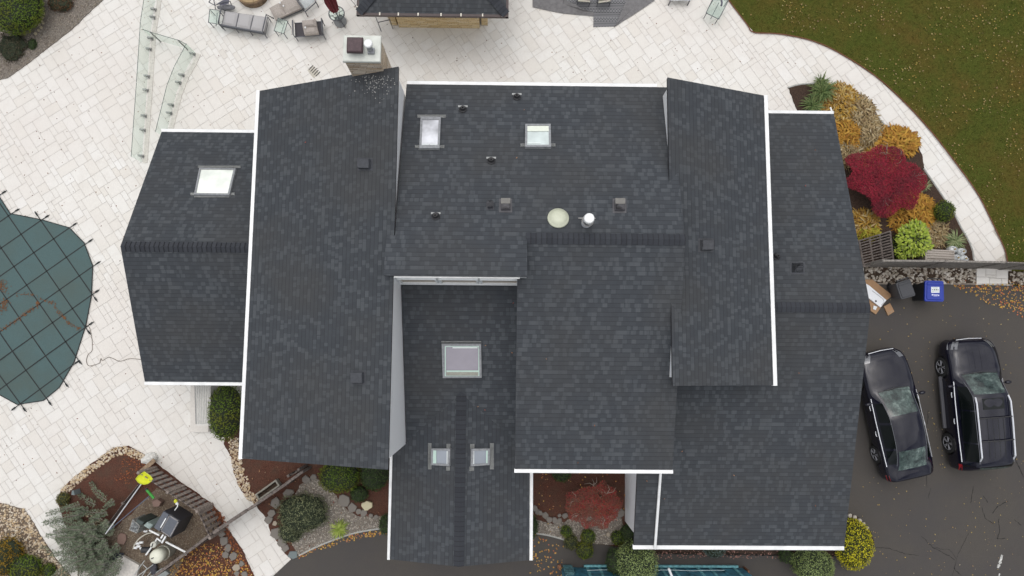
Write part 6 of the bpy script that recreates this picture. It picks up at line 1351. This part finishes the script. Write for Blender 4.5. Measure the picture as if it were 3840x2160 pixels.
def car(name, label, st, wb, wr, ws, rg, sw, suv):
    # st rows: y, half width, top z, roof half width, roof edge z, belt z, belt half width
    root = bpy.data.objects.new(name, None); C.objects.link(root); tag(root, label, 'car')
    ys = []; y = st[0][0]
    while y < st[-1][0] - 1e-6: ys.append(y); y += .045
    ys.append(st[-1][0]); rings = []; NT = 10
    for y in ys:
        w, zt, wt, ze, zb, wbt = crom(st, y); R_ = []
        for k in range(NT + 1): u = k / NT; R_.append((wt * u, zt - (zt - ze) * u ** 2.6))
        for k in range(1, 6): u = k / 5; R_.append((wt + (wbt - wt) * u + .018 * math.sin(math.pi * u), ze + (zb - ze) * u))
        lo = .24
        for k, (a, bz) in enumerate(((.55, .03), (1, .10), (1.0, .24), (.985, .4), (.99, .52), (.97, .66))):
            x = wbt + (w - wbt) * min(1, a) if k == 0 else w * a; R_.append((x, max(lo, zb - bz * (zb - .2) / .72)))
        R_.append((w * .93, lo - .03))
        for yc in wb:
            dd = abs(y - yc)
            if dd < wr + .07:
                za = wr + math.sqrt((wr + .07) ** 2 - dd ** 2) - .02
                R_ = [(x, max(z, min(za, zb - .06))) if i > NT + 6 else (x, z) for i, (x, z) in enumerate(R_)]
        rings.append(R_)
    nr = len(rings[0]); ring_full = []
    for y, R_ in zip(ys, rings): ring_full.append([(-x, y, z) for x, z in R_[::-1]] + [(x, y, z) for x, z in R_[1:]])
    W = len(ring_full[0]); cid = nr - 1; parts = {'body': [], 'windshield': [], 'rear_window': [], 'side_window_l': [], 'side_window_r': [], 'roof_panel': []}
    for i in range(len(ys) - 1):
        ym = (ys[i] + ys[i + 1]) / 2
        for j in range(W - 1):
            o = (cid - 1 - j) if j < cid else (j - cid); sgn = 'l' if j < cid else 'r'; k = 'body'
            if o <= NT - 2 and ws[0] < ym < ws[1]: k = 'windshield'
            elif o <= NT - 2 and rg[0] < ym < rg[1]: k = 'rear_window'
            elif NT <= o <= NT + 3:
                for n_, (s0, s1) in enumerate(sw):
                    if s0 < ym < s1: k = 'side_window_%s%d' % (sgn, n_)
            parts.setdefault(k, []).append((i * W + j, i * W + j + 1, (i + 1) * W + j + 1, (i + 1) * W + j))
    V = [v for r in ring_full for v in r]
    for k, fs in parts.items():
        if not fs: continue
        idx = {}; vs = []; ff = []
        for f in fs:
            q = []
            for v in f:
                if v not in idx: idx[v] = len(vs); vs.append(V[v])
                q.append(idx[v])
            ff.append(tuple(q))
        me = M(); me.raw(vs, ff)
        if k == 'body': me.raw(ring_full[0], [tuple(range(W))]); me.raw(ring_full[-1], [tuple(range(W))[::-1]])
        me.build('body' if k == 'body' else k if not k.startswith('side') else 'side_window', PAINT if k == 'body' else WSG if 'side' not in k else GLS, root, smooth=True)
    wt_ = max(r[1] for r in st)
    me = M(); y0_, y1_ = st[0][0] + .1, st[-1][0] - .1; me.box((0, 0, .24), wt_ * 1.7, (y1_ - y0_) * .96, .16); me.build('underbody', TRIMB, root)
    def surf(y, side, z=None): w, zt, wt, ze, zb, wbt = crom(st, y); return side * wbt, zb
    for sgn in (-1, 1):
        for yc in wb:
            x = sgn * (wt_ - .115); wh = M(); mt = Matrix.Rotation(math.pi / 2 * sgn, 3, 'Y')
            wh.lathe([(wr * .62, -.1), (wr * .95, -.11), (wr, -.07), (wr, .07), (wr * .95, .11), (wr * .68, .115), (wr * .66, .06)], (x, yc, wr), 32, mt); wo = wh.build('wheel', TIRE, root, smooth=False)
            rm = M()
            for s in range(5):
                for dlt in (-.16, .16):
                    a = s * 1.2566 + .3; b_ = a + dlt
                    p0 = Vector((x + sgn * .1, yc + .05 * math.cos(a), wr + .05 * math.sin(a))); p1 = Vector((x + sgn * .105, yc + wr * .68 * math.cos(b_), wr + wr * .68 * math.sin(b_))); rm.tube([p0, p1], .018, 4)
            rm.tube([(x + sgn * .105, yc + wr * .68 * math.cos(a), wr + wr * .68 * math.sin(a)) for a in [i * .2618 for i in range(24)]], .012, 4, True); rm.build('rim', RIM, wo)
            hb = M(); hb.lathe([(.05, 0), (.05, .1), (.03, .115)], (x, yc, wr), 12, mt); hb.build('hub', TRIMB, wo)
        tr = M(); ya, yb = sw[0][0] - .06, sw[-1][1] + .18; tr.tube([(surf(y, sgn)[0] + sgn * .018, y, surf(y, sgn)[1] + .0) for y in [ya + (yb - ya) * i / 14 for i in range(15)]], .018 if sgn < 0 else .007, 5); tr.build('window_trim', CHR, root)
        tp = M(); pp = []
        for i in range(13):
            y = ya + (yb - ya) * i / 12; w, zt, wt, ze, zb, wbt = crom(st, y); pp.append((sgn * (wt + .012), y, ze + .004))
        tp.tube(pp, .008, 4); tp.build('roof_trim', mat('satin_trim', (.25, .26, .28), .35, .5, var=0), root)
        for hy in ((-.55, .45) if True else ()):
            w, zt, wt, ze, zb, wbt = crom(st, hy); dh = M(); dh.tube([(sgn * (w + .015), hy - .1, zb - .1), (sgn * (w + .03), hy, zb - .1), (sgn * (w + .015), hy + .1, zb - .1)], .016, 6); dh.build('door_handle', CHR, root)
        my = sw[-1][1] + .02; w, zt, wt, ze, zb, wbt = crom(st, my); mr = M(); mr.blob((sgn * (w + .13), my, zb + .04), .13, .07, .08, 2, .05); mr.tube([(sgn * wbt, my, zb), (sgn * (w + .1), my, zb + .02)], .02, 5); mr.build('wing_mirror', PAINT, root, smooth=True)
        # lamps follow the corner of the body
        hy = st[-1][0]; hl = M(); f_ = []
        for i in range(7):
            y = hy - .34 + .28 * i / 6; w, zt, wt, ze, zb, wbt = crom(st, y); f_.append(((sgn * (wbt + .012), y, zb - .0), (sgn * (w + .008), y, zb - .09), (sgn * (wt * 1.0), y, ze + .01)))
        for i in range(6): hl.face([f_[i][0], f_[i + 1][0], f_[i + 1][1], f_[i][1]]); hl.face([f_[i][2], f_[i + 1][2], f_[i + 1][0], f_[i][0]])
        hl.build('headlight', LAMP, root)
        ry = st[0][0]; tl = M(); f_ = []
        for i in range(5):
            y = ry + .08 + .26 * i / 4; w, zt, wt, ze, zb, wbt = crom(st, y); f_.append(((sgn * (wbt + .014), y, zb - .0), (sgn * (w + .01), y, zb - .14)))
        for i in range(4): tl.face([f_[i][0], f_[i + 1][0], f_[i + 1][1], f_[i][1]])
        tl.build('tail_light', RED, root)
        if suv:
            rr = M(); w, zt, wt, ze, zb, wbt = crom(st, 0); rr.tube([(sgn * (wt - .05), -1.95, 1.62), (sgn * (wt - .045), -1.8, ze + .07), (sgn * (wt - .03), -.6, ze + .09), (sgn * (wt - .03), .2, ze + .08), (sgn * (wt - .05), .42, ze - .0)], .03, 6); rr.build('roof_rail', CHR, root)
            ss = M(); ss.box((sgn * (wt_ + .03), .1, .36), .14, 2.0, .07); ss.build('running_board', mat('grey_trim', (.09, .09, .1), .5, var=0), root)
    w, zt, wt, ze, zb, wbt = crom(st, 0)
    if suv:
        for y in (-.35, -1.2): cb = M(); w, zt, wt, ze, zb, wbt = crom(st, y); cb.tube([(-wt + .04, y, ze + .1), (0, y, zt + .075), (wt - .04, y, ze + .1)], .022, 5); cb.build('crossbar', TRIMB, root)
        for x in (-.3, -.1, .1, .3):
            rb = M(); rb.tube([(x, yy_, crom(st, yy_)[1] + .002 - abs(x) * .02) for yy_ in [-1.85 + .3 * i for i in range(6)]], .012, 4); rb.build('roof_groove', TRIMB, root)
        rp = M(); P_ = [(x, y) for x in (-.4, 0, .4) for y in (0, 1)]; y0_, y1_ = -.05, .36
        rp.raw([(-.4, y0_, crom(st, y0_)[1] - .006), (.4, y0_, crom(st, y0_)[1] - .006), (.4, y1_, crom(st, y1_)[1] - .006), (-.4, y1_, crom(st, y1_)[1] - .006), (0, y0_, crom(st, y0_)[1] + .006), (0, y1_, crom(st, y1_)[1] + .006)], [(0, 4, 5, 3), (4, 1, 2, 5)]); rp.build('sunroof', GLS, root)
        for x in (-.34, -.13, .13, .34):
            hb = M(); hb.tube([(x * (1 - .0) , y, crom(st, y)[1] - abs(x) ** 2 * .12 + .004) for y in [1.38 + .17 * i for i in range(6)]], .009, 4); hb.build('hood_crease', PAINT, root)
    gr_ = M(); hy = st[-1][0]; gr_.box((0, hy + .005, .58), .95, .03, .22); gr_.build('grille', TRIMB, root)
    gr_ = M(); gr_.tube([(-.5, hy - .0, .72), (0, hy + .03, .74), (.5, hy, .72)], .014, 5); gr_.build('grille_trim', CHR, root)
    wp = M(); yw = ws[1] + .01; w, zt, wt, ze, zb, wbt = crom(st, yw); wp.tube([(-wt * .9, yw - .02, zt - .03), (0, yw + .05, zt + .015), (wt * .9, yw - .02, zt - .03)], .02, 5); wp.build('cowl', TRIMB, root)
    for s in (-1, 1): wi = M(); wi.tube([(s * .1 - .3, yw + .02, zt + .0), (s * .1 + .25, yw - .1, zt + .035)], .01, 4); wi.build('wiper', TRIMB, root)
    return root
WSG = wsm()
suv_st = [(-2.5, .62, .80, .45, .78, .70, .52), (-2.46, .86, 1.02, .66, .98, .86, .80), (-2.38, .93, 1.30, .66, 1.22, .98, .88), (-2.25, .965, 1.56, .64, 1.50, 1.06, .92), (-2.0, .98, 1.69, .63, 1.635, 1.08, .93), (-1.0, .985, 1.75, .66, 1.68, 1.05, .94), (.2, .985, 1.75, .67, 1.675, 1.03, .94), (.5, .985, 1.69, .66, 1.60, 1.03, .935), (.9, .985, 1.42, .70, 1.30, 1.03, .93), (1.25, .985, 1.16, .76, 1.10, 1.02, .92), (1.6, .98, 1.12, .74, 1.07, .99, .90), (2.0, .965, 1.06, .70, 1.01, .93, .86), (2.25, .91, .99, .62, .94, .86, .78), (2.42, .80, .88, .5, .84, .78, .66), (2.5, .62, .74, .4, .72, .66, .50)]
s1 = car('parked_suv', 'black SUV with chrome roof rails parked on the right', suv_st, (-1.48, 1.47), .385, (.52, 1.22), (-2.42, -2.24), ((-2.0, -1.35), (-1.28, -.12), (-.05, .78)), True)
sed_st = [(-2.5, .60, .78, .45, .77, .68, .5), (-2.45, .82, 1.0, .66, .97, .86, .76), (-2.3, .90, 1.08, .66, 1.04, .92, .84), (-2.0, .93, 1.13, .62, 1.07, .95, .87), (-1.7, .94, 1.24, .57, 1.17, .96, .88), (-1.2, .945, 1.40, .57, 1.33, .96, .89), (-.6, .945, 1.47, .58, 1.395, .95, .895), (.0, .945, 1.455, .58, 1.38, .94, .895), (.3, .945, 1.37, .59, 1.29, .94, .89), (.7, .94, 1.18, .62, 1.12, .93, .885), (1.05, .94, 1.02, .68, .98, .91, .87), (1.5, .935, .97, .68, .93, .88, .85), (2.0, .90, .90, .62, .86, .82, .79), (2.3, .80, .82, .5, .79, .74, .68), (2.46, .62, .68, .4, .67, .6, .48)]
s2 = car('parked_sedan', 'black sedan partly hidden by the garage roof', sed_st, (-1.45, 1.48), .345, (.12, 1.0), (-2.0, -1.22), ((-1.75, -1.2), (-1.12, -.2), (-.13, .62)), False)
PAINT.node_tree.nodes['Principled BSDF'].inputs['Specular IOR Level'].default_value = .35
GLS.node_tree.nodes['Principled BSDF'].inputs['Specular IOR Level'].default_value = .3
def park(o, x, y, hd):
    sl_ = g(y - 1.4) - g(y + 1.4); pitch = math.atan2(-(g(y - 1.4) - g(y + 1.4)), 2.8)
    o.location = (x, y, (g(y - 1.4) + g(y + 1.4)) / 2 + .014)
    o.rotation_euler = Matrix.Rotation(R(hd), 3, 'Z').to_4x4().to_3x3().to_euler() ; o.rotation_mode = 'XYZ'
    o.rotation_euler = (Matrix.Rotation(R(hd), 3, 'Z') @ Matrix.Rotation(pitch, 3, 'X')).to_euler()
park(s1, 18.12, -1.5, 4.6); park(s2, 15.02, -1.9, 12.5)
